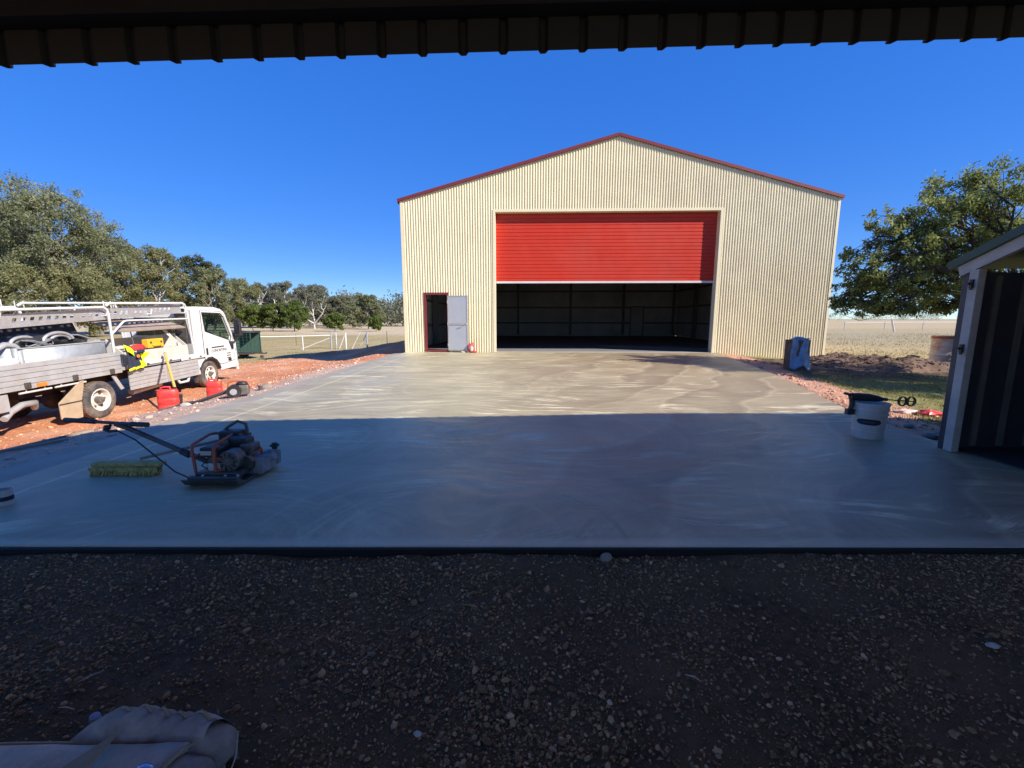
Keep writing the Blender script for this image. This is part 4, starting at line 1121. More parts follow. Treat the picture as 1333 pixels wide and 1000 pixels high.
# ------------------------------------------------------------------ small things on and around the slab
def gz_(x, y): return float(ground_h(np.array([x]), np.array([y]))[0])
class Rel:
    """parts written in world coordinates under an empty at loc"""
    def __init__(s, o): s.o = o
    def __call__(s, mb, name, m, parent=None, **k):
        o = mb.build(name, m, parent or s.o, **k)
        if parent is None: o.matrix_parent_inverse = s.o.matrix_basis.inverted()
        return o
# plate compactor
pc = empty('plate_compactor', (-2.2, 3.25, 0), label='plate compactor with rusty red cage and long handle on the slab', cat='compactor')
r = Rel(pc)
plate = MB()
plate.prism([(3.02, 0.075), (3.06, 0.02), (3.12, 0.004), (3.52, 0.004), (3.58, 0.02), (3.62, 0.075), (3.56, 0.06), (3.50, 0.03), (3.14, 0.03), (3.08, 0.06)], 'x', -2.47, -2.03)
r(plate, 'base_plate', mt['steel_dark'], bevel=0.004)
r(MB().box((-2.25, 3.30, 0.075), (0.36, 0.34, 0.04)), 'engine_bed', mt['steel_dark'], bevel=0.006)
r(MB().box((-2.25, 3.09, 0.055), (0.40, 0.05, 0.05)), 'front_lip', mt['steel_dark'], bevel=0.008)
for x in (-2.40, -2.11):
    for y in (3.17, 3.42):
        r(MB().cyl((x, y, 0.03), (x, y, 0.06), 0.03, 10), 'rubber_mount', mt['black'])
r(MB().box((-2.29, 3.33, 0.145), (0.20, 0.22, 0.11)).cyl((-2.40, 3.30, 0.15), (-2.16, 3.30, 0.15), 0.065, 14), 'engine_block', mt['engine'], bevel=0.008)
fins = MB()
for k in range(6): fins.box((-2.20, 3.42, 0.12 + k * 0.022), (0.17, 0.15, 0.006))
r(fins, 'cooling_fins', mt['engine'])
r(MB().box((-2.36, 3.30, 0.235), (0.16, 0.17, 0.085)), 'air_cleaner', mt['black'], bevel=0.014)
r(MB().box((-2.26, 3.46, 0.25), (0.20, 0.15, 0.11)), 'fuel_tank', mt['black'], bevel=0.025)
r(MB().cyl((-2.33, 3.36, 0.275), (-2.33, 3.36, 0.30), 0.035, 14), 'fuel_cap', mt['engine'], bevel=0.004)
r(MB().cyl((-2.19, 3.19, 0.17), (-2.19, 3.30, 0.17), 0.085, 20).cyl((-2.19, 3.175, 0.17), (-2.19, 3.19, 0.17), 0.05, 16), 'recoil_starter', mt['engine'], sm=40)
r(MB().box((-2.15, 3.43, 0.21), (0.11, 0.13, 0.10)), 'muffler', mt['engine'], bevel=0.012)
r(MB().cyl((-2.10, 3.26, 0.12), (-2.10, 3.31, 0.12), 0.07, 16), 'belt_guard', mt['steel_dark'])
tube_r = 0.0125
cg = [
    [(-2.45, 3.17, 0.08), (-2.47, 3.18, 0.27), (-2.49, 3.22, 0.305), (-2.56, 3.52, 0.31), (-2.53, 3.56, 0.31), (-2.32, 3.55, 0.31), (-2.27, 3.52, 0.30), (-2.22, 3.50, 0.08)],
    [(-2.28, 3.16, 0.08), (-2.28, 3.16, 0.28), (-2.29, 3.20, 0.31), (-2.36, 3.55, 0.31)],
    [(-2.28, 3.16, 0.10), (-2.23, 3.20, 0.09), (-2.06, 3.44, 0.20), (-2.10, 3.49, 0.205), (-2.24, 3.51, 0.205)],
    [(-2.28, 3.165, 0.20), (-2.22, 3.20, 0.19), (-2.13, 3.40, 0.22), (-2.25, 3.51, 0.24)],
    [(-2.47, 3.18, 0.20), (-2.53, 3.50, 0.20)],
]
for p in cg: r(MB().tube(p, tube_r, 8), 'cage_tube', mt['cage_red'], sm=50)
r(MB().tube([(-2.52, 3.60, 0.28), (-2.46, 3.62, 0.35), (-2.37, 3.63, 0.405), (-2.29, 3.62, 0.38), (-2.27, 3.60, 0.33), (-2.24, 3.55, 0.12)], 0.014, 8), 'lifting_hoop', mt['steel_dark'], sm=50)
r(MB().box((-2.39, 3.58, 0.29), (0.20, 0.12, 0.09)), 'hoop_pad', mt['black'], bevel=0.02)
r(MB().tube([(-2.06, 3.44, 0.20), (-2.07, 3.46, 0.12), (-2.10, 3.46, 0.06)], 0.012, 6), 'cage_tube', mt['cage_red'], sm=50)
ex = MB().blob((-2.05, 3.36, 0.085), (0.07, 0.08, 0.06), 0.5, 20, 21, 5).blob((-2.03, 3.52, 0.10), (0.07, 0.10, 0.07), 0.5, 20, 22, 5).box((-2.04, 3.44, 0.09), (0.13, 0.30, 0.12))
r(ex, 'exciter', mt['caked'], sm=50)
r(MB().cyl((-2.02, 3.58, 0.16), (-2.02, 3.58, 0.215), 0.024, 10).cyl((-2.02, 3.58, 0.185), (-2.02, 3.58, 0.20), 0.04, 10), 'valve', mt['black'])
r(MB().tube([(-2.16, 3.20, 0.085), (-2.40, 3.24, 0.155), (-2.75, 3.29, 0.28), (-3.10, 3.34, 0.41), (-3.22, 3.35, 0.445)], 0.021, 10), 'handle_shaft', mt['steel_dark'], sm=50)
r(MB().tube([(-2.55, 3.26, 0.205), (-2.62, 3.27, 0.235)], 0.03, 10), 'shaft_clamp', mt['black'], sm=50)
r(MB().tube([(-3.72, 3.42, 0.465), (-3.22, 3.35, 0.455), (-2.96, 3.33, 0.447)], 0.014, 10), 'handle_bar', mt['steel_dark'], sm=50)
r(MB().cyl((-3.08, 3.335, 0.450), (-2.93, 3.328, 0.446), 0.021, 12), 'grip', mt['black'], sm=50)
r(MB().cyl((-3.72, 3.42, 0.465), (-3.42, 3.38, 0.460), 0.021, 12), 'grip', mt['black'], sm=50)
r(MB().tube([(-3.26, 3.35, 0.44), (-3.30, 3.32, 0.40), (-3.24, 3.30, 0.395), (-3.18, 3.31, 0.40)], 0.012, 6).blob((-3.28, 3.33, 0.42), (0.035, 0.02, 0.025), 0.1, 8), 'throttle_lever', mt['black'], sm=50)
r(MB().tube([(-3.18, 3.31, 0.40), (-3.0, 3.27, 0.33), (-2.8, 3.22, 0.20), (-2.62, 3.17, 0.09), (-2.50, 3.14, 0.055), (-2.44, 3.13, 0.06)], 0.006, 6), 'throttle_cable', mt['black'], sm=50)

# bolts, fins and guards
for k in range(10):
    a = 2 * PI * k / 10
    r(MB().bar((-2.19 + 0.03 * math.cos(a), 3.172, 0.17 + 0.03 * math.sin(a)), (-2.19 + 0.075 * math.cos(a), 3.186, 0.17 + 0.075 * math.sin(a)), 0.008, 0.006), 'starter_slot', mt['black'])
for x in (-2.44, -2.34, -2.16, -2.06):
    r(MB().cyl((x, 3.095, 0.08), (x, 3.095, 0.092), 0.010, 6), 'bolt', mt['galv'])
r(MB().box((-2.38, 3.206, 0.235), (0.09, 0.004, 0.035)), 'engine_label', mt['cream_box'])
r(MB().tube([(-2.36, 3.22, 0.2), (-2.42, 3.20, 0.13), (-2.35, 3.19, 0.10)], 0.006, 6), 'fuel_line', mt['black'])
r(MB().box((-2.31, 3.20, 0.12), (0.10, 0.03, 0.07)), 'carburettor', mt['alu'], bevel=0.005)
pc.scale = (0.94, 0.94, 0.94)

# broom
br = empty('push_broom', (-3.13, 3.35, 0), label='wide push broom with yellow-green bristles lying on the slab', cat='broom')
r = Rel(br)
rb_ = random.Random(2)
b = MB()
for k in range(420):
    x = -3.40 + 0.53 * rb_.random(); y = 3.335 + 0.075 * rb_.random()
    tx, ty = rb_.uniform(-0.012, 0.012), rb_.uniform(-0.03, 0.0)
    b.bar((x, y, 0.085), (x + tx, y + ty - 0.02, 0.004), 0.007, 0.007, (1, 0, 0))
r(b, 'bristles', mt['bristle'])
r(MB().box((-3.135, 3.325, 0.048), (0.545, 0.012, 0.062), (R(14), 0, 0)), 'bristle_row', mt['bristle'])
r(MB().box((-3.135, 3.385, 0.095), (0.56, 0.085, 0.035)), 'broom_head', mt['bristle'], bevel=0.008)
br.scale = (1, 1, 0.82)
r(MB().tube([(-3.06, 3.41, 0.11), (-2.80, 3.50, 0.16), (-2.45, 3.63, 0.225), (-2.30, 3.69, 0.25)], 0.0125, 8), 'broom_handle', mt['timber'], sm=50)

# cup at the left slab edge
cp = empty('paint_tin', (-3.46, 2.78, 0), label='small white tin with dark band standing at the left end of the slab', cat='tin')
MB().lathe([(0.001, 0.0), (0.045, 0.0), (0.046, 0.10), (0.048, 0.105), (0.043, 0.105), (0.041, 0.02), (0.001, 0.02)], 20).build('tin_body', mt['bucket'], cp, sm=40)
MB().lathe([(0.0468, 0.03), (0.0468, 0.06)], 20).build('label_band', mt['navy'], cp, sm=40)

# bucket with mixing drill across it
bk = empty('plastic_bucket', (3.80, 4.47, 0), label='white plastic bucket with dark oval label on the right of the slab', cat='bucket')
MB().lathe([(0.001, 0.006), (0.125, 0.006), (0.13, 0.0), (0.133, 0.01), (0.147, 0.24), (0.150, 0.25), (0.157, 0.252), (0.157, 0.268), (0.151, 0.27), (0.153, 0.30), (0.160, 0.302), (0.160, 0.318), (0.154, 0.32), (0.157, 0.355), (0.163, 0.357), (0.163, 0.378), (0.152, 0.378), (0.15, 0.36), (0.13, 0.02), (0.001, 0.02)], 36).build('bucket_body', mt['bucket'], bk, sm=35)
b = MB()
for ring_z in (0.08,): b.tube([(0.1395 * math.cos(a), 0.1395 * math.sin(a), ring_z) for a in np.linspace(0, 2 * PI, 30, False)], 0.004, 6, True)
b.build('rib', mt['bucket'], bk, sm=50)
b = MB()
a0 = math.atan2(-4.47, -3.80)
def lb(u, v):
    a = a0 + (u - 0.5) * 1.5
    q = abs(u - 0.5) * 2
    hh = 0.032 * math.sqrt(max(0.02, 1 - q ** 4))
    z = 0.185 + (v - 0.5) * 2 * hh
    rr = 0.133 + (z - 0.01) / 0.23 * 0.014 + 0.0015
    return (rr * math.cos(a), rr * math.sin(a), z)
b.grid(lb, 18, 4).build('oval_label', mt['navy'], bk, sm=60)
b = MB()
def lb2(u, v):
    a = a0 + (u - 0.5) * 0.7
    z = 0.185 + (v - 0.5) * 0.016
    rr = 0.133 + (z - 0.01) / 0.23 * 0.014 + 0.003
    return (rr * math.cos(a), rr * math.sin(a), z)
b.grid(lb2, 10, 1).build('label_mark', mt['shed_dark'], bk, sm=60)
MB().tube([(0.158 * math.cos(a0 + 1.5), 0.158 * math.sin(a0 + 1.5), 0.31), (0.17 * math.cos(a0 + 1.35), 0.17 * math.sin(a0 + 1.35), 0.2), (0.165 * math.cos(a0 + 1.25), 0.165 * math.sin(a0 + 1.25), 0.12)], 0.003, 6).build('wire_handle', mt['galv'], bk)

dr2 = empty('mixing_drill', (3.66, 4.50, 0.385), (0, 0, R(-8)), label='dark mixing drill with paddle laid across the bucket rim', cat='drill')
MB().tube([(-0.06, 0, 0.05), (0.02, 0, 0.045), (0.12, 0, 0.04), (0.20, 0, 0.03), (0.25, 0, 0.025)], [0.035, 0.042, 0.043, 0.035, 0.02], 12).build('motor_body', mt['black'], dr2, sm=50)
MB().tube([(-0.045, 0, 0.045), (-0.04, -0.01, -0.04), (-0.05, -0.01, -0.09)], [0.022, 0.024, 0.022], 10).box((-0.055, -0.01, -0.115), (0.07, 0.06, 0.06)).build('pistol_grip', mt['black'], dr2, sm=50, bevel=0.006)
MB().tube([(-0.06, 0, 0.06), (-0.09, 0, 0.075), (-0.10, 0.03, 0.075)], 0.014, 8).build('rear_handle', mt['black'], dr2, sm=50)
MB().cyl((0.25, 0, 0.025), (0.295, 0, 0.022), 0.018, 10).build('chuck', mt['steel_dark'], dr2)
MB().tube([(0.29, 0, 0.022), (0.46, 0, 0.012)], 0.0055, 8).build('shaft', mt['steel_dark'], dr2)
b = MB()
for cx in (0.445, 0.525):
    for tilt in (0.4, -0.4):
        b.tube([(cx + 0.036 * math.cos(a), 0.03 * math.sin(tilt) * math.cos(a) , 0.008 + 0.048 * math.sin(a)) for a in np.linspace(0, 2 * PI, 16, False)], 0.0065, 6, True)
b.tube([(0.40, 0, 0.016), (0.57, 0, 0.006)], 0.006, 6)
b.build('paddle', mt['steel_dark'], dr2, sm=50)

# fuel cans, hoe, engine with hose beside the truck
def jerry(name, x, y, rz, h, label, tilt=0.0):
    z = gz_(x, y)
    e = empty(name, (x, y, z - 0.01), (tilt, 0, rz), label, 'fuel can', 'red fuel cans on the red earth')
    w, d = h * 0.72, h * 0.46
    b = MB()
    def sec(k):   # rounded box sections with moulded ribs
        return k
    prof = [(0.0, 0.90), (0.03, 1.0), (0.22, 1.0), (0.25, 0.955), (0.30, 0.955), (0.33, 1.0), (0.50, 1.0), (0.53, 0.955), (0.58, 0.955), (0.61, 1.0), (0.80, 0.99), (0.88, 0.88), (0.90, 0.60)]
    n = 24; vs_ = []; fs = []
    for t, s in prof:
        for k in range(n):
            a = 2 * PI * k / n
            ca, sa = math.cos(a), math.sin(a)
            f_ = (abs(ca) ** 5 + abs(sa) ** 5) ** (-1 / 5)
            vs_.append((w / 2 * s * f_ * ca, d / 2 * s * f_ * sa, h * t))
    for i in range(len(prof) - 1):
        for k in range(n):
            k2 = (k + 1) % n
            fs.append((i * n + k, i * n + k2, (i + 1) * n + k2, (i + 1) * n + k))
    fs.append(tuple(range(n - 1, -1, -1))); fs.append(tuple((len(prof) - 1) * n + k for k in range(n)))
    b.add(vs_, fs).build('can_body', mt['petrol_red'], e, sm=50)
    MB().tube([(-w * 0.30, 0, h * 0.86), (-w * 0.28, 0, h * 0.98), (-w * 0.1, 0, h * 1.0), (w * 0.12, 0, h * 0.99), (w * 0.14, 0, h * 0.87)], h * 0.04, 8).build('carry_handle', mt['petrol_red'], e, sm=50)
    MB().cyl((w * 0.32, 0, h * 0.85), (w * 0.34, 0, h * 0.97), h * 0.065, 12).build('cap', mt['black'] if h > 0.42 else mt['yellow'], e, sm=50)
    MB().prism([(-w * 0.28, h * 0.36), (w * 0.28, h * 0.36), (w * 0.28, h * 0.48), (-w * 0.28, h * 0.48)], 'y', -d / 2 * 1.02, -d / 2 * 1.0).build('moulded_panel', mt['petrol_red'], e, bevel=0.004)
    return e
jerry('fuel_can', -6.62, 8.15, R(38), 0.47, 'bigger red fuel can with black cap nearest the slab')
jerry('fuel_can', -6.60, 9.42, R(30), 0.42, 'smaller red fuel can with yellow cap near the front wheel')
hx, hy = -7.02, 8.9
hz_ = gz_(hx, hy)
ho = empty('shovel', (hx, hy, hz_), label='yellow-handled shovel leaning against the truck tray', cat='shovel')
r = Rel(ho)
top = on_truck((1.87, -0.06, 1.16))
a_ = Vector((hx, hy, hz_ + 0.12))
r(MB().tube([a_, a_.lerp(top, 0.5) + Vector((0, 0, -0.01)), top], 0.028, 10), 'handle', mt['wood_yellow'], sm=50)
r(MB().tube([top, top + (top - a_).normalized() * 0.06], 0.036, 8), 'handle_end', mt['post_steel'], sm=50)
r(MB().grid(lambda u, v: (hx + (u - 0.5) * 0.24 * (1 - 0.25 * (1 - v)), hy + 0.03 * math.sin(u * PI) - 0.02, hz_ + 0.005 + v * 0.26), 8, 8), 'blade', mt['steel_dark'], sm=50, thick=0.006)

en = empty('small_engine', (-4.98, 7.62, gz_(-4.98, 7.62)), (0, 0, R(25)), label='small dark drive motor with round housing at the slab edge', cat='motor')
MB().cyl((0, -0.14, 0.12), (0, 0.06, 0.12), 0.115, 22).cyl((0, -0.15, 0.12), (0, -0.14, 0.12), 0.08, 22).build('housing', mt['black'], en, sm=40)
MB().cyl((0, -0.158, 0.12), (0, -0.15, 0.12), 0.055, 18).build('cover_plate', mt['alu'], en)
MB().box((0.10, 0.05, 0.13), (0.24, 0.18, 0.17)).build('motor_block', mt['engine'], en, bevel=0.015)
MB().tube([(-0.10, 0.0, 0.10), (-0.09, 0, 0.27), (0.0, 0.02, 0.30), (0.2, 0.04, 0.28), (0.26, 0.04, 0.12)], 0.014, 8).build('carry_frame', mt['cage_red'], en, sm=50)
MB().blob((0.12, 0.04, 0.24), (0.10, 0.08, 0.05), 0.3, 12, 2).build('air_filter', mt['black'], en, sm=50)
hp = [(-5.12, 7.63), (-5.4, 7.66), (-5.8, 7.78), (-6.15, 7.92), (-6.42, 8.0), (-6.6, 7.9)]
pts = [(x, y, gz_(x, y) + (0.11 if i == 0 else 0.06 if i == 1 else 0.035)) for i, (x, y) in enumerate(hp)]
hse = empty('drive_hose', pts[-1], label='thick grey flexible hose running from the motor to the fuel can', cat='hose')
Rel(hse)(MB().tube(pts, 0.032, 10), 'hose_tube', M('grey_rubber', (0.10, 0.095, 0.09), 0.7, 0, 0.2, 20, bump=0.4, bscale=60), sm=50)

for i, (x, y, s, lab) in enumerate([(-5.75, 7.45, 0.14, 'pale concrete chunk beside the left edge of the slab'), (-7.3, 8.25, 0.12, 'crumpled pale wrapper on the earth by the rear wheel'), (-4.85, 8.35, 0.20, 'grey broken concrete lump just beyond the small motor')]):
    z = gz_(x, y)
    o = MB().blob((0, 0, s * 0.2), (s * 0.7, s * 0.4, s * 0.35), 0.5, 12, 30 + i, 3).build(('concrete_chunk', 'wrapper', 'concrete_chunk')[i], mt['litter'] if i < 2 else mt['stone'], None, (x, y, z), sm=30)
    tag(o, lab, ('chunk', 'wrapper', 'chunk')[i])
for i, (a, b_, lab) in enumerate([((-6.0, 4.75), (-5.35, 5.35), 'longer weathered timber stake lying on shaded earth left of the slab'), ((-5.5, 4.35), (-5.0, 4.7), 'shorter weathered timber stake lying nearest the slab edge')]):
    z0, z1 = gz_(*a), gz_(*b_)
    o = empty('timber_stake', (*a, z0), label=lab, cat='stake')
    Rel(o)(MB().bar((*a, z0 + 0.025), (*b_, z1 + 0.025), 0.045, 0.03), 'stake', mt['timber'], bevel=0.003)

# bag and gumboots by the small door
hm = Matrix.Translation(hg.location) @ Euler(hg.rotation_euler).to_matrix().to_4x4()
p = hm @ Vector((2.52, -0.22, 0))
bt = empty('tool_satchel', p, label='small red and white bag standing on the slab beside the grey door', cat='bag')
MB().blob((0, 0, 0.17), (0.15, 0.10, 0.17), 0.35, 16, 40, 2.5).build('bag_body', M('faded_red', (0.42, 0.08, 0.08), 0.8, 0, 0.3, 9), bt, sm=60)
MB().blob((0.02, -0.07, 0.14), (0.07, 0.05, 0.11), 0.3, 12, 41).build('white_pocket', mt['litter'], bt, sm=60)
MB().tube([(-0.13, 0, 0.26), (-0.09, 0, 0.36), (0.02, 0, 0.30), (0.07, 0, 0.37), (0.13, 0, 0.25)], 0.015, 6).build('straps', mt['red_bag'], bt, sm=50)
MB().blob((0.14, -0.08, 0.035), (0.10, 0.05, 0.035), 0.3, 12, 43).build('loose_flap', mt['red_bag'], bt, sm=60)
p = hm @ Vector((2.22, -0.33, 0))
o = MB().blob((0, 0, 0.025), (0.09, 0.05, 0.03), 0.3, 12, 44).build('door_stop', mt['litter'], None, p, sm=40)
tag(o, 'white lump propping the foot of the open grey door', 'door stop')

# ------------------------------------------------------------------ right hand side
x, y = 7.78, 11.75; z = gz_(x, y)
d1 = empty('bin_drum', (x, y, z - 0.02), label='dark drum with a blue plastic bag over it near the hangar corner', cat='drum')
def drum_prof(R_, H_): return [(0.001, 0.0), (R_, 0.0), (R_ * 1.02, 0.015), (R_, 0.03), (R_, H_ * 0.32), (R_ * 1.025, H_ * 0.34), (R_, H_ * 0.36), (R_, H_ * 0.64), (R_ * 1.025, H_ * 0.66), (R_, H_ * 0.68), (R_, H_ - 0.02), (R_ * 1.02, H_), (R_ * 0.96, H_), (R_ * 0.95, H_ - 0.05), (0.001, H_ - 0.06)]
MB().lathe(drum_prof(0.29, 0.84), 28).build('drum_shell', mt['brown_drum'], d1, sm=40)
def bagf(u, v):
    a = a1 + (u - 0.5) * 1.7
    zz = 0.90 - v * (0.80 + 0.06 * math.sin(u * 9))
    rr = 0.285 + 0.05 * float(fbm(u * 5 + 3, v * 4)) + 0.05 * v + 0.03 * math.sin(u * 11 + v * 3)
    return (rr * math.cos(a), rr * math.sin(a), max(zz, 0.03))
a1 = math.atan2(-y, -x) + 0.45
MB().grid(bagf, 22, 16).build('plastic_bag', mt['blue_plastic'], d1, sm=60, thick=0.01)
MB().blob((-0.05, -0.1, 0.86), (0.16, 0.16, 0.07), 0.4, 18, 50).build('bag_top', mt['blue_plastic'], d1, sm=60)
x, y = 14.25, 14.2; z = gz_(x, y)
d2 = empty('rusty_drum', (x, y, z - 0.02), label='rust-streaked pale steel drum beside the garden shed', cat='drum')
MB().lathe(drum_prof(0.34, 0.92), 28).build('drum_shell', mt['rust'], d2, sm=40)
MB().lathe([(0.345, 0.84), (0.352, 0.90), (0.335, 0.93)], 28).build('drum_rim', M('red_rust', (0.33, 0.10, 0.05), 0.8, 0, 0.3, 8), d2, sm=40)

# dirt heap
def heap(u, v):
    x = 8.6 + 5.0 * u; y = 11.6 + 3.4 * v
    e = max(0.0, 1 - ((u - 0.5) * 2) ** 2) ** 0.8 * max(0.0, 1 - ((v - 0.5) * 2) ** 2) ** 0.8
    h = 0.72 * e * (0.34 + 0.22 * math.exp(-((u - 0.45) * 5) ** 2) + 0.75 * float(fbm(x * 1.3, y * 1.3, 4)) + 0.25 * float(fbm(x * 5, y * 5, 3)))
    return (x, y, float(ground_h(np.array([x]), np.array([y]))[0]) - 0.03 + max(0, h))
o = MB().grid(heap, 80, 50).build('dirt_heap', M('dark_soil', (0.14, 0.085, 0.052), 0.95, 0, 0.35, 5, bump=0.8, bscale=25, dust=(0.24, 0.13, 0.08), dust_amt=0.6, dscale=1.6), None, sm=60)
tag(o, 'low heap of dark brown soil under the tree near the hangar', 'dirt heap')
rq = np.random.default_rng(8)
n = 1500
ux, vy = rq.uniform(0.08, 0.92, n), rq.uniform(0.05, 0.9, n)
pos = np.array([heap(a, b_) for a, b_ in zip(ux, vy)]); sz = np.clip(rq.lognormal(-3.0, 0.55, n), 0.02, 0.22)
v, f = scatter_stones(pos, sz, rq)
cc = np.array((0.12, 0.075, 0.05)) * rq.uniform(0.5, 1.9, (n, 1))
tag(mkobj('soil_clods', np_mesh('soil_clods', v, f, mt['clod'], {'col': np.repeat(cc, 12, 0)}), None), 'dark clods of soil strewn over the dirt heap', 'clods', kind='stuff')

x, y = 5.92, 5.95; z = gz_(x, y)
o = MB().blob((0, 0, 0.04), (0.17, 0.10, 0.045), 0.7, 20, 60, 4.5).build('plastic_sheet', M('red_plastic', (0.70, 0.06, 0.06), 0.45, 0, 0.2, 9), None, (x, y, z), sm=60)
tag(o, 'crumpled red plastic lying on the grass left of the garden shed', 'plastic')
o = MB().blob((0, 0, 0.03), (0.14, 0.09, 0.035), 0.7, 20, 61, 4.5).build('paper_sheet', M('pink_paper', (0.70, 0.48, 0.42), 0.7, 0, 0.15, 9), None, (x - 0.24, y + 0.13, gz_(x - 0.24, y + 0.13)), sm=60)
tag(o, 'crumpled pale pink sheet next to the red plastic on grass', 'paper')
for i, (x, y, s) in enumerate([(4.78, 5.05, 0.09), (4.62, 4.6, 0.15), (4.95, 4.8, 0.12)]):
    o = MB().blob((0, 0, s * 0.15), (s * 0.7, s * 0.5, s * 0.3), 0.4, 12, 70 + i, 2.5).build('rubble_stone', mt['stone'], None, (x, y, gz_(x, y)), sm=30)
    tag(o, ('smallest rubble stone beside the right slab edge', 'biggest flat rubble stone at the foot of the garden shed', 'middle-sized rubble stone between the slab and the grass')[i], 'stone', 'rubble beside the slab')
o = MB().blob((0, 0, 0.0), (0.032, 0.026, 0.028), 0.3, 14, 80).build('pebble', mt['stone'], None, (0.51, 2.17, -0.035), sm=40)
tag(o, 'rounded tan stone against the front edge of the slab', 'stone')
for i, (x, y, sx, sy, lab) in enumerate([(-0.30, 1.19, 0.013, 0.008, 'tiny torn white paper scrap on the gravel'), (1.93, 1.55, 0.024, 0.014, 'flat pale stone on the gravel at the right')]):
    o = MB().blob((0, 0, 0.005), (sx, sy, 0.008), 0.5, 10, 90 + i, 3).build(('paper_scrap', 'pebble')[i], mt['litter'], None, (x, y, float(gravel_h(x, y)) + 0.008), sm=30)
    tag(o, lab, ('paper', 'stone')[i])
for i, (x, y, a, L, lab) in enumerate([(0.67, 1.41, -0.5, 0.06, 'thin white straw lying on the gravel near the middle'), (-1.55, 1.40, 0.8, 0.08, 'pale wood splinter on the gravel at the far left'), (-1.50, 1.27, -0.1, 0.07, 'second pale splinter above the padded seat'), (-0.56, 1.52, 0.9, 0.10, 'dark dry stick on the gravel left of the middle')]):
    o = MB().tube([(-L / 2 * math.cos(a), -L / 2 * math.sin(a), 0), (0, 0, 0.006), (L / 2 * math.cos(a) * 0.8, L / 2 * math.sin(a) * 1.1, 0.0)], [0.001, 0.0024, 0.001], 6).build('twig', mt['litter'] if i < 3 else mt['timber'], None, (x, y, float(gravel_h(x, y)) + 0.012))
    tag(o, lab, 'twig')

# ------------------------------------------------------------------ padded seat at the lower left
ps = empty('padded_seat', (-1.2, 0.95, -0.05), label='worn grey-brown padded seat cover lying on the gravel in the lower left corner', cat='seat cover')
r = Rel(ps)
def fold(u, v):      # rear bolster, arched
    cx = -1.34 + 0.50 * u
    top = -0.04 + 0.185 * math.sin(min(1, u * 1.35 + 0.05) * PI * 0.62) ** 0.9 - 0.02 * max(0, u - 0.6)
    a = v * PI
    wr = (0.006 * math.sin(u * 46 + v * 7 + 2 * math.sin(u * 9)) * smooth((u - 0.3) * 4) + 0.016 * float(fbm(u * 7, v * 3 + 4, 3))) * math.sin(v * PI)
    return (cx + 0.02 * math.cos(a), 1.14 - 0.03 * u - 0.10 * (1 - math.cos(a)) * 0.5 + wr, -0.06 + (top + 0.06) * math.sin(a) ** 0.55 + wr)
r(MB().grid(fold, 50, 18), 'bolster', mt['suede'], sm=70)
def seatp(u, v):     # beige flat panel in front
    x = -1.85 + 0.98 * u - 0.12 * v * u
    y = 1.06 - 0.42 * v + 0.0 * u
    z = 0.055 + 0.055 * u - 0.10 * v * (1 - u) + 0.012 * math.sin(u * 4 + v * 3) + 0.02 * float(fbm(u * 6, v * 5, 3)) - (0.05 * (v - 0.5) if v > 0.5 else 0)
    if v < 0.12: z -= (0.12 - v) * 0.5
    return (x, y, z)
r(MB().grid(seatp, 36, 18), 'canvas_panel', mt['beige'], sm=70, thick=0.02)
r(MB().tube([tuple(Vector(seatp(u, 0.03)) + Vector((0, 0.004, 0.012))) for u in np.linspace(0, 1, 24)], 0.0055, 6), 'piping', mt['tan_patch'], sm=50)
r(MB().tube([tuple(Vector(seatp(1.0, v)) + Vector((0.004, 0, 0.008))) for v in np.linspace(0.03, 1, 16)], 0.0055, 6), 'piping', mt['tan_patch'], sm=50)
r(MB().tube([tuple(Vector(fold(u, 0.42)) + Vector((0, 0, 0.002))) for u in np.linspace(0.02, 0.98, 40)], 0.004, 6), 'seam', mt['tan_patch'], sm=50)
for k in range(4):
    x0, y0, x1, y1 = -1.00 + 0.02 * k, 1.03 - 0.085 * k, -0.79 - 0.005 * k, 1.06 - 0.075 * k
    pts = []; rad = []
    for j in range(13):
        u = j / 12
        pts.append((x0 + (x1 - x0) * u, y0 + (y1 - y0) * u + 0.012 * math.sin(u * 4 + k), 0.03 + 0.02 * math.sin(u * PI) - 0.012 * k))
        rad.append(max(0.004, 0.058 * (1 - abs(2 * u - 1) ** 6) ** 0.5 * (1 + 0.25 * float(fbm(u * 5, k * 3.3, 2)))))
    r(MB().tube(pts, rad, 16), 'quilted_ridge', mt['suede'], sm=70)
r(MB().box((-0.91, 0.88, -0.02), (0.20, 0.36, 0.10)), 'side_cushion', mt['suede'], bevel=0.03)
r(MB().tube([(-0.80, 1.09, 0.06), (-0.785, 1.05, 0.02), (-0.79, 0.99, -0.03)], 0.002, 6), 'loose_thread', mt['beige'])
r(MB().prism([(-1.16, 0.86), (-1.075, 1.01), (-1.06, 0.80), (-1.11, 0.78)], 'z', 0.128, 0.140), 'tan_patch', mt['tan_patch'])
r(MB().prism([(-1.30, 0.90), (-1.20, 0.925), (-1.12, 0.915), (-1.12, 0.86), (-1.3, 0.86)], 'z', 0.112, 0.122), 'painted_hollow', mt['navy'])  # flat dark piece, painted in place of a shaded hollow
o = MB().blob((0, 0, 0), (0.030, 0.022, 0.02), 0.15, 14, 3).build('drink_bottle', mt['blue_shine'], None, (-0.93, 0.925, 0.115), sm=50)
tag(o, 'glossy blue bottle end showing on the padded seat', 'bottle')
o = MB().lathe([(0.001, 0), (0.013, 0.0), (0.014, 0.02), (0.012, 0.026), (0.001, 0.028)], 16).build('bottle_cap', M('pale_blue_cap', (0.36, 0.45, 0.65), 0.4), None, (-1.33, 1.20, -0.02), (R(20), R(10), 0), sm=50)
tag(o, 'pale blue cap half hidden behind the padded seat', 'cap')

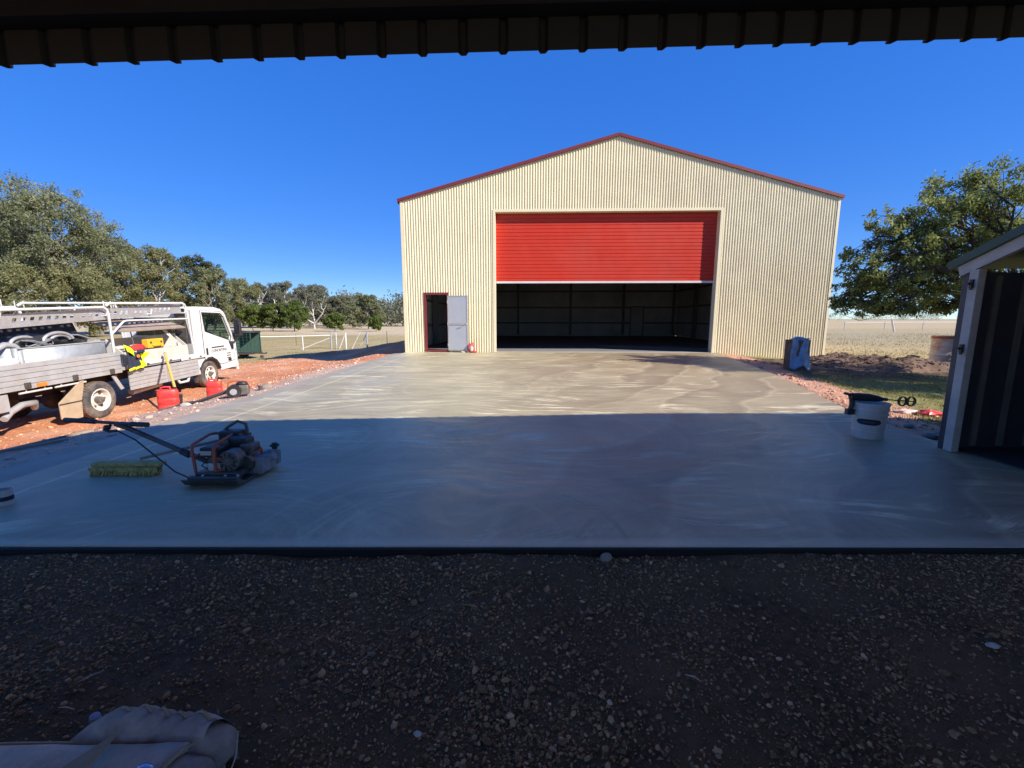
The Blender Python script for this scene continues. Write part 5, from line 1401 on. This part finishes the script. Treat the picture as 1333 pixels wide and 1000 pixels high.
# ------------------------------------------------------------------ cage trailer, fences
x, y = -13.75, 21.9; z = gz_(x, y)
ct = empty('cage_trailer', (x, y, z), (0, 0, R(6)), label='small trailer with dark green mesh cage beyond the truck cab', cat='trailer')
MB().box((0, 0, 0.27), (1.5, 1.1, 0.06)).build('deck', mt['dark'], ct)
for sx in (-0.7, 0.7):
    for sy in (-0.5, 0.5):
        MB().box((sx, sy, 0.80), (0.04, 0.04, 1.05)).build('cage_post', mt['shed_green'], ct)
b = MB()
for k in range(9): b.bar((-0.7 + k * 0.175, -0.5, 0.3), (-0.7 + k * 0.175, -0.5, 1.3), 0.012, 0.012)
for k in range(7): b.bar((-0.7, -0.505, 0.35 + k * 0.15), (0.7, -0.505, 0.35 + k * 0.15), 0.012, 0.012)
b.build('mesh_side', mt['shed_green'], ct)
MB().box((0, 0.5, 0.8), (1.4, 0.015, 1.0)).build('mesh_panel', mt['green_cloth'], ct)
MB().box((-0.25, -0.49, 0.62), (0.85, 0.012, 0.65)).build('shade_cloth', mt['green_cloth'], ct)
MB().box((0, 0, 1.33), (1.5, 1.08, 0.04)).build('cage_roof', mt['shed_dark'], ct)
MB().tube([(0.75, 0, 0.27), (1.15, 0, 0.25), (1.2, 0, 0.3)], 0.035, 8).build('draw_bar', mt['dark'], ct)
for k, (sx, sy) in enumerate(((-0.2, -0.6), (-0.2, 0.6))):
    MB().cyl((sx, sy - 0.07, 0.25), (sx, sy + 0.07, 0.25), 0.25, 20).build('wheel', mt['tyre'], ct, sm=40)
MB().cyl((0.95, -0.03, 0.09), (0.95, 0.03, 0.09), 0.09, 14).build('jockey_wheel', mt['tyre'], ct, sm=40)

def post(x, y, h, rad, m, label, group, z=None):
    z = gz_(x, y) if z is None else z
    o = MB().tube([(0, 0, -0.2), (0, 0, h - 0.015), (0, 0, h)], [rad, rad, rad * 0.7], 8).build('fence_post', m, None, (x, y, z), sm=50)
    return tag(o, label, 'post', group)
G = 'posts of the paddock fence'
FP = [(-12.75, 26.3, 0.95, 0.035, 'white_steel', 'white pipe post halfway along the white rail'),
      (-11.56, 27.6, 1.15, 0.06, 'post_steel', 'stout grey strainer post at the end of the white rail'),
      (-11.28, 27.7, 1.1, 0.05, 'post_steel', 'grey gate post just right of the strainer post'),
      (-10.62, 27.6, 1.1, 0.05, 'white_steel', 'pale gate post between the two braces'),
      (-9.27, 27.6, 1.15, 0.06, 'post_steel', 'grey strainer post right of the leaning brace'),
      (-8.47, 29.3, 1.15, 0.03, 'steel_dark', 'thin dark steel post nearest the hangar wall')]
FPpx = {}
FS = 1.34
for (x, y, h, rad, m, lab) in FP: post(x * FS, y * FS, h * 1.25, rad * 1.2, mt[m], lab, G)
for i in range(6):
    x = -21.0 - 5.0 * i; y = 42 + 1.2 * i
    post(x, y, 1.05, 0.025, mt['steel_dark'], ('first', 'second', 'third', 'fourth', 'fifth', 'sixth')[i] + ' thin wire-fence post counting left from the white rail', G)
rl_ = [(-20.5, 31.0), (-18.4, 33.4), (-12.75 * FS, 26.3 * FS), (-11.56 * FS, 27.6 * FS)]
o = empty('pipe_rail', (-12.75 * FS, 26.3 * FS, gz_(-12.75 * FS, 26.3 * FS) + 1.15), label='white horizontal pipe rail running to the grey strainer post', cat='rail')
Rel(o)(MB().tube([(x, y, gz_(x, y) + 1.15) for x, y in rl_], 0.04, 8), 'rail', mt['white_steel'], sm=50)
for i, (a, b_, h0, h1, lab) in enumerate([((-13.3, 27.2), (-11.6, 27.6), 0.0, 0.75, 'diagonal stay left of the strainer post'), ((-11.02, 27.5), (-10.66, 27.6), 0.0, 1.0, 'short steep brace left of the pale gate post'), ((-10.25, 27.6), (-9.7, 27.7), 0.0, 1.15, 'leaning pale brace between the gate post and strainer'), ((-9.75, 27.75), (-9.32, 27.7), 0.2, 1.0, 'thin brace leaning on the grey strainer post near the hangar')]):
    a = (a[0] * FS, a[1] * FS); b_ = (b_[0] * FS, b_[1] * FS); h0 *= 1.25; h1 *= 1.25
    o = empty('fence_brace', (*a, gz_(*a)), label=lab, cat='brace', group='braces of the paddock fence')
    Rel(o)(MB().tube([(*a, gz_(*a) + h0), (*b_, gz_(*b_) + h1)], 0.04, 6), 'brace', mt['white_steel'])
for i, (hh, lab) in enumerate([(0.95, 'top wire of the paddock fence'), (0.62, 'middle wire of the paddock fence'), (0.3, 'bottom wire of the paddock fence')]):
    o = empty('fence_wire', (-15.5, 37.0, gz_(-15.5, 37.0)), label=lab + ' left of the hangar', cat='wire')
    Rel(o)(MB().tube([(-46, 48, -1.3 + hh * 1.2), (-21, 42, -1.3 + hh * 1.2)] + [(x, y, gz_(x, y) + hh * 1.2) for x, y in [(-15.5, 37.0), (-12.42, 37.0), (-11.35, 39.3), (-7, 44)]], 0.008, 4), 'wire', mt['post_steel'])
# far right paddock: leaning post and rail
o = tag(MB().tube([(0, 0, -0.1), (-0.5, 0, 1.5)], 0.09, 8).build('leaning_post', mt['white_steel'], None, (45.9, 52, -0.3)), 'white leaning post far out in the right-hand paddock', 'post')
o = empty('far_rail', (60, 62, -0.3), label='distant white post-and-rail fence across the right-hand paddock', cat='fence')
rr2 = Rel(o)
rr2(MB().tube([(46, 60, 0.75), (80, 66, 0.75)], 0.05, 6), 'rail', mt['white_steel'])
for k in range(6): rr2(MB().tube([(46 + 6.5 * k, 60 + 1.15 * k, -0.5), (46 + 6.5 * k, 60 + 1.15 * k, 0.85)], 0.07, 6), 'post', mt['white_steel'])
# ------------------------------------------------------------------ trees
def leaf_mesh(name, clumps, n_leaf, leaf, m, rng, droop=0.3, up=0.25):
    """clumps: (cx,cy,cz,rx,ry,rz); leaf quads spread through the clump volumes"""
    C = np.array(clumps)
    wgt = C[:, 3] * C[:, 4] * C[:, 5]; wgt = wgt ** 0.62; wgt /= wgt.sum()
    idx = rng.choice(len(C), n_leaf, p=wgt)
    d = rng.normal(size=(n_leaf, 3)); d /= np.linalg.norm(d, axis=1)[:, None]
    rad = rng.random(n_leaf) ** 0.45
    c = C[idx, :3] + d * rad[:, None] * C[idx, 3:] + rng.normal(size=(n_leaf, 3)) * C[idx, 3:] * 0.28
    nrm = d * 0.7 + rng.normal(size=(n_leaf, 3)) * 0.75 + np.array((0, 0, up))
    nrm /= np.linalg.norm(nrm, axis=1)[:, None]
    t = rng.normal(size=(n_leaf, 3)) + np.array((0, 0, -droop * 2))
    t -= nrm * (t * nrm).sum(1)[:, None]; t /= np.linalg.norm(t, axis=1)[:, None]
    s = np.cross(nrm, t)
    L = leaf * rng.uniform(0.6, 1.35, n_leaf)[:, None]; Wd = L * rng.uniform(0.30, 0.5, n_leaf)[:, None]
    v = np.stack([c - t * L * 0.5, c + s * Wd * 0.5, c + t * L * 0.5, c - s * Wd * 0.5], 1).reshape(-1, 3)
    f = np.arange(n_leaf * 4).reshape(-1, 4)
    cv = rng.random(len(C))[idx] * 0.55 + rng.random(n_leaf) * 0.45
    return np_mesh(name, v, f, m, {'v': np.repeat(cv, 4)})

def limb(b, p0, p1, r0, r1, rng, n=6, wob=0.08, seg=6, sag=0.0):
    p0 = np.array(p0, float); p1 = np.array(p1, float)
    L = np.linalg.norm(p1 - p0)
    pts = []; rs = []
    ofs = rng.normal(size=3) * wob * L
    for i in range(n + 1):
        t = i / n
        q = p0 + (p1 - p0) * t + ofs * math.sin(t * PI) + np.array((0, 0, sag * L * math.sin(t * PI)))
        if 0 < i < n: q = q + rng.normal(size=3) * wob * L * 0.25
        pts.append(tuple(q)); rs.append(r0 + (r1 - r0) * t)
    b.tube(pts, rs, seg)
    return [np.array(p) for p in pts]

def tree(name, label, cat, base, lobes, trunk_to, trunk_r, leaf_m, bark_m, n_leaf, leaf, seed, group=None, prim=2, sec=5, clump=0.36, droop=0.3, bare=(), fork=0.35):
    """lobes: crown volumes relative to base (x,y,z,rx,ry,rz)"""
    rng = np.random.default_rng(seed)
    e = empty(name, base, label=label, cat=cat, group=group)
    b = MB()
    tr = limb(b, (0, 0, -0.3), trunk_to, trunk_r, trunk_r * 0.6, rng, 6, 0.05, 8)
    clumps = []
    for (lx, ly, lz, rx, ry, rz) in lobes:
        k0 = 3 + int(rng.integers(0, 4)); k0 = min(6, k0 if trunk_r > 0.16 else k0 + 1)
        st = tr[k0]
        tip0 = np.array((lx, ly, lz - rz * 0.35))
        lk = min(1.0, 0.25 + rz / (0.5 if trunk_r < 0.25 else 0.01) * 0.75)
        main = limb(b, st, tip0, trunk_r * 0.5 * lk, trunk_r * 0.16 * lk, rng, 6, 0.08, 6, 0.06 if trunk_r > 0.16 else 0.16)
        for mp in (main[4], main[5], main[6]):
            clumps.append((*mp, rx * 0.22, ry * 0.22, rx * 0.16))
        for _ in range(prim):
            d = rng.normal(size=3); d /= np.linalg.norm(d); d[2] = abs(d[2]) * 0.8 - 0.15
            p1 = np.array((lx, ly, lz)) + d * np.array((rx, ry, rz)) * rng.uniform(0.45, 0.75)
            l2 = limb(b, main[int(rng.integers(3, 6))], p1, trunk_r * 0.20, trunk_r * 0.06, rng, 4, 0.12, 5, 0.05)
            for _ in range(sec):
                d = rng.normal(size=3); d /= np.linalg.norm(d)
                q = rng.uniform(0.35, 0.92)
                p2 = np.array((lx, ly, lz)) + d * np.array((rx, ry, rz)) * q
                limb(b, l2[int(rng.integers(1, 5))], p2, trunk_r * 0.07, trunk_r * 0.025, rng, 3, 0.12, 4, 0.04)
                s = clump * rng.uniform(0.65, 1.2)
                clumps.append((*p2, rx * s, ry * s, max(rz, rx * 0.6) * s))
            clumps.append((*p1, rx * clump * 0.8, ry * clump * 0.8, max(rz, rx * 0.6) * clump * 0.8))
    for (p0, p1, r0) in bare:
        l = limb(b, p0, p1, r0, r0 * 0.35, rng, 7, 0.10, 6, 0.03)
        for k in (3, 4, 5, 6):
            d = rng.normal(size=3); d[2] = abs(d[2]) + 0.4
            limb(b, l[k], l[k] + d * np.linalg.norm(np.array(p1) - np.array(p0)) * 0.14, r0 * 0.3, r0 * 0.1, rng, 3, 0.12, 4)
    b.build('trunk', bark_m, e, sm=60)
    o = mkobj('crown', leaf_mesh('crown', clumps, n_leaf, leaf, leaf_m, rng, droop), None, e)
    return e

def far(px, Y): return (px - 666.5) / 560.0 * Y * 0.985
def gum(px, top, Y, wpx, label, seed, leaf_m='leaf_gum', bark='bark', nl=15000, low=0.25, lobes_n=9, leaf=0.34, name='gum_tree', group='gum trees along the far side of the paddock', bare=False, dens=0.36):
    """a gum by where it stands (bearing, distance), its height and its spread"""
    rng = np.random.default_rng(seed + 100)
    x = far(px, Y); z = gz_(x, Y)
    H_ = 1.25 - z + (415 - top) / 560.0 * Y
    W_ = wpx / 560.0 * Y / 2
    lobes = []
    lobes_n = int(lobes_n * 1.5)
    for k in range(lobes_n):
        t = (k + 0.5) / lobes_n
        zz = H_ * (low + 0.12 + (0.80 - low) * t)
        env = W_ * (0.55 + 0.45 * math.sin(min(1, t * 1.15) * PI * 0.8)) * (1.0 if t < 0.7 else 1.0 - (t - 0.7) * 1.6)
        a = k * 2.4 + rng.uniform(-0.4, 0.4)
        rr = env * rng.uniform(0.40, 0.82)
        s = W_ * rng.uniform(0.25, 0.42)
        lobes.append((rr * math.cos(a), rr * math.sin(a) * 0.8, zz, s, s, min(s * 0.95, H_ * 0.17)))
    lobes.append((W_ * 0.05, 0, H_ * 0.90, W_ * 0.42, W_ * 0.42, H_ * 0.10))
    br = []
    if bare:
        for k in range(2):
            a = rng.uniform(0, 6.28)
            br.append(((0, 0, H_ * 0.12), (math.cos(a) * W_ * 0.7, -abs(math.sin(a)) * W_ * 0.6, H_ * rng.uniform(0.5, 0.8)), H_ * 0.018))
    return tree(name, label, 'tree', (x, Y, z), lobes, (rng.uniform(-0.08, 0.08) * H_, 0, H_ * 0.55), H_ * 0.018, mt[leaf_m], mt[bark], int(nl * 1.45), leaf, seed, group, 2, 6, dens * 0.85, 0.45, br)

gum(78, 252, 62, 175, 'tallest broad gum tree at the far left behind the truck', 1, 'leaf_gum', 'bark', 30000, 0.24, 16, 0.36, dens=0.31)
gum(8, 262, 66, 120, 'big gum tree cut by the left edge of the picture', 2, 'leaf_gum', 'bark', 20000, 0.25, 11, 0.36)
gum(-60, 320, 58, 160, 'low spreading gum beyond the left edge behind the tray', 21, 'leaf_gum2', 'bark', 14000, 0.05, 9, 0.34)
gum(22, 345, 55, 110, 'yellowish bushy gum below the two tall gums at left', 22, 'leaf_gum2', 'bark', 15000, 0.02, 9, 0.32)
gum(128, 300, 70, 90, 'gum with open airy top right of the tallest gum', 3, 'leaf_gum', 'bark', 14000, 0.25, 9)
gum(165, 318, 72, 110, 'dense olive gum tree behind the truck rack', 4, 'leaf_gum2', 'bark', 20000, 0.04, 11)
gum(112, 352, 60, 110, 'shorter olive gum in front of the tallest gum', 23, 'leaf_gum2', 'bark', 15000, 0.04, 9, 0.32)
gum(212, 325, 76, 80, 'olive gum tree with pale leaning trunk left of the truck cab', 5, 'leaf_gum2', 'bark_white', 17000, 0.06, 10)
gum(262, 336, 82, 78, 'dark-leaved gum tree above the truck cab roof', 6, 'leaf_dark', 'bark', 15000, 0.05, 9)  # darker leaf colour than the gums around it
gum(276, 350, 76, 70, 'lighter gum tree just in front of the dark one', 7, 'leaf_gum', 'bark', 12000, 0.10, 8)
gum(306, 364, 90, 70, 'olive gum tree right of the truck cab', 8, 'leaf_gum2', 'bark', 12000, 0.05, 8)
gum(336, 369, 118, 56, 'grey-green gum with twisted white limbs behind the round trees', 9, 'leaf_grey', 'bark_white', 9000, 0.15, 8, 0.42, bare=True)
gum(372, 366, 118, 52, 'taller grey-green gum above the round green trees', 10, 'leaf_grey', 'bark_white', 9000, 0.2, 8, 0.42, bare=True)
gum(408, 372, 112, 52, 'sparse gum with forked bare white trunk', 11, 'leaf_grey', 'bark_white', 5000, 0.5, 6, 0.42, bare=True)
gum(440, 386, 118, 56, 'low grey gum right of the white-trunked gum', 12, 'leaf_grey', 'bark', 9000, 0.08, 8, 0.42)
gum(478, 384, 105, 50, 'full rounded gum tree nearest the left hangar corner', 13, 'leaf_gum', 'bark', 11000, 0.05, 9, 0.40)
gum(505, 402, 190, 60, 'distant gum showing low beside the hangar corner', 14, 'leaf_grey', 'bark', 6000, 0.05, 7, 0.6)
GR = 'round green paddock trees'
for i, (px, top, w, lab) in enumerate([(328, 398, 44, 'leftmost round green tree beside the truck mirror'), (354, 396, 36, 'middle round green tree in the paddock'), (381, 392, 44, 'largest round green tree right of the middle one'), (434, 408, 30, 'small rounded tree right of the white trunks'), (488, 412, 26, 'smallest round tree left of the hangar corner')]):
    gum(px, top, 88, w, lab, 40 + i, 'leaf_bright', 'bark_dark', 8000 if i < 3 else 5000, 0.10, 8, 0.34, 'round_tree', GR, dens=0.42)

# distant wood as one mass
def wood(name, x0, x1, Y, h, n, seed, label):
    rng = np.random.default_rng(seed)
    cl = []
    x = x0
    while x < x1:
        hh = h * rng.uniform(0.55, 1.1); w = h * rng.uniform(0.4, 0.8)
        yy = Y + rng.uniform(-15, 15)
        cl += [(x, yy, hh * 0.5, w, w, hh * 0.5), (x + w * 0.4, yy, hh * 0.75, w * 0.6, w * 0.6, hh * 0.25)]
        x += w * rng.uniform(0.7, 1.5)
    o = mkobj(name, leaf_mesh(name, cl, n, h * 0.10, mt['leaf_grey'], rng), None)
    o.location.z = -0.6
    return tag(o, label, 'trees', kind='stuff')
gum(322, 376, 128, 60, 'grey gum filling in behind the leftmost round tree', 31, 'leaf_grey', 'bark_white', 8000, 0.04, 8, 0.42)
gum(352, 374, 130, 56, 'grey gum filling in behind the middle round tree', 32, 'leaf_grey', 'bark_white', 8000, 0.04, 8, 0.42)
gum(392, 380, 132, 60, 'grey gum filling in behind the largest round tree', 33, 'leaf_grey', 'bark', 8000, 0.04, 8, 0.42)
gum(424, 388, 135, 50, 'low grey gum directly behind the bare white trunk', 34, 'leaf_grey', 'bark', 7000, 0.03, 7, 0.42)
gum(458, 390, 120, 54, 'low olive gum between two small round trees', 35, 'leaf_gum', 'bark', 7000, 0.03, 7, 0.42)
wood('distant_wood', -115, -28, 160, 10.5, 20000, 5, 'low grey-green scrub closing the far side of the left paddock')
wood('distant_wood', -330, 20, 300, 9.0, 26000, 3, 'distant line of grey-green trees along the horizon to the left')
wood('distant_wood', 150, 900, 430, 8.0, 30000, 4, 'distant low line of trees along the horizon to the right')

# near trees on the right
BX, BY = 11.9, 10.6
nz = gz_(BX, BY)
def rel(px, py, Y, rx, rz, ry=None):
    k = Y / 560.0 * 0.985
    return ((px - 666.5) * k - BX, Y - BY, 1.25 + (415 - py) * k - nz, rx * k, (ry or rx) * k, rz * k)
lob = [rel(1240, 262, 10.6, 58, 48), rel(1205, 285, 10.1, 40, 40), rel(1275, 270, 10.9, 42, 45), rel(1148, 305, 10.4, 42, 36), rel(1180, 325, 10.0, 45, 38), rel(1118, 345, 10.4, 34, 32), rel(1110, 375, 10.8, 30, 22),
       rel(1150, 365, 9.9, 40, 28), rel(1215, 340, 10.9, 55, 32), rel(1265, 325, 10.4, 48, 38), rel(1300, 310, 10.9, 48, 40), rel(1195, 375, 10.6, 46, 22), rel(1125, 398, 10.4, 38, 14), rel(1170, 402, 10.2, 34, 10), rel(1092, 395, 10.8, 16, 16), rel(1310, 350, 10.9, 40, 35), rel(1225, 395, 11.3, 40, 18)]
tree('shade_tree', 'big dark leafy tree between the hangar and the garden shed', 'tree', (BX, BY, nz), lob, (-0.4, -0.1, 1.7), 0.15, mt['leaf_near'], mt['bark_dark'], 40000, 0.085, 77, None, 4, 9, 0.17, 0.5)
BX, BY = 13.6, 8.2
nz = gz_(BX, BY)
lob2 = [(-2.2, 0.0, 3.9, 1.2, 1.2, 0.7), (-3.25, -0.2, 3.75, 0.7, 0.7, 0.5), (-1.2, 0.6, 4.6, 1.5, 1.5, 0.9), (0.3, -0.4, 4.3, 1.6, 1.6, 1.0), (-1.6, -0.8, 3.2, 1.5, 1.5, 0.8), (0.8, 0.8, 3.4, 1.5, 1.4, 0.9), (-0.4, 0.5, 2.6, 1.6, 1.4, 0.7), (-1.0, -2.2, 3.5, 1.5, 1.5, 0.8), (0.6, -2.6, 3.2, 1.4, 1.4, 0.8), (-1.9, -1.0, 2.6, 1.2, 1.2, 0.7)]
tree('shade_tree', 'second dark tree whose leaves enter at the top right edge', 'tree', (BX, BY, nz), lob2, (-0.3, 0, 2.2), 0.2, mt['leaf_near'], mt['bark_dark'], 34000, 0.10, 78, None, 3, 7, 0.28, 0.5)
# shrub beside the drum
x, y = 14.6, 13.4
sh = tree('garden_shrub', 'dense dark shrub between the rusty drum and the garden shed', 'shrub', (x, y, gz_(x, y)), [(0, 0, 0.8, 0.5, 0.5, 0.6), (0.1, 0, 1.4, 0.4, 0.4, 0.45), (-0.1, 0, 0.4, 0.45, 0.45, 0.35)], (0, 0, 0.7), 0.06, mt['leaf_near'], mt['bark_dark'], 5000, 0.09, 79, None, 2, 4, 0.5)

# grass
def blades(name, px, py, h, m, rng, label, wd=0.006):
    n = len(px)
    z = ground_h(px, py)
    a = rng.uniform(0, 2 * PI, n)
    hh = h * rng.uniform(0.5, 1.3, n)
    lx = np.cos(a + 1.5) * hh * rng.uniform(0.1, 0.7, n); ly = np.sin(a + 1.5) * hh * rng.uniform(0.1, 0.7, n)
    w = wd * rng.uniform(0.6, 1.4, n)
    p = np.stack([px, py, z - 0.005], -1)
    o = np.stack([np.cos(a) * w, np.sin(a) * w, 0 * w], -1)
    tip = p + np.stack([lx, ly, hh], -1)
    v = np.stack([p - o, p + o, tip], 1).reshape(-1, 3)
    f = np.arange(n * 3).reshape(-1, 3)
    me = np_mesh(name, v, f, m, {'v': np.repeat(rng.random(n), 3)})
    return tag(mkobj(name, me, None), label, 'grass', kind='stuff')
rng = np.random.default_rng(21)
n = 60000
py = 4.3 + 8.5 * rng.random(n) ** 1.4; px = xright(py) + 0.25 + 7 * rng.random(n) ** 1.2
dn = fbm(px * 1.2, py * 1.2, 3)
k = (rng.random(n) < np.clip(0.55 + 2.2 * dn, 0.05, 1) * smooth((px - xright(py) - 0.45 - 1.2 * fbm(px * .35, py * .35, 4)) / 0.6)) & (py < 12 - 2.5 * rng.random(n))
k &= ~((px > 4.1) & (py < 4.2))
blades('lawn', px[k], py[k], 0.05, mt['grass'], rng, 'short green grass beside the garden shed')
n = 42000
py = 19.5 + 26 * rng.random(n) ** 1.6; px = -4.5 - 32 * rng.random(n)
k = (ground_col(px, py)[:, 0] < 0.40) & (rng.random(n) < np.clip(0.6 + 2.0 * fbm(px * 0.4, py * 0.4), 0.1, 1)) & (np.abs(py - 21) > 1.6 - 0.0 * px)
blades('paddock_grass', px[k], py[k], 0.10, mt['dry_grass'], rng, 'dry yellowish paddock grass left of the hangar', 0.02)
n = 30000
py = 15.5 + 30 * rng.random(n) ** 1.6; px = 12.3 + 32 * rng.random(n)
k = rng.random(n) < np.clip(0.5 + 2.2 * fbm(px * 0.4, py * 0.4), 0.05, 1)
blades('stubble', px[k], py[k], 0.09, mt['dry_grass'], rng, 'dry stubble in the paddock right of the hangar', 0.02)
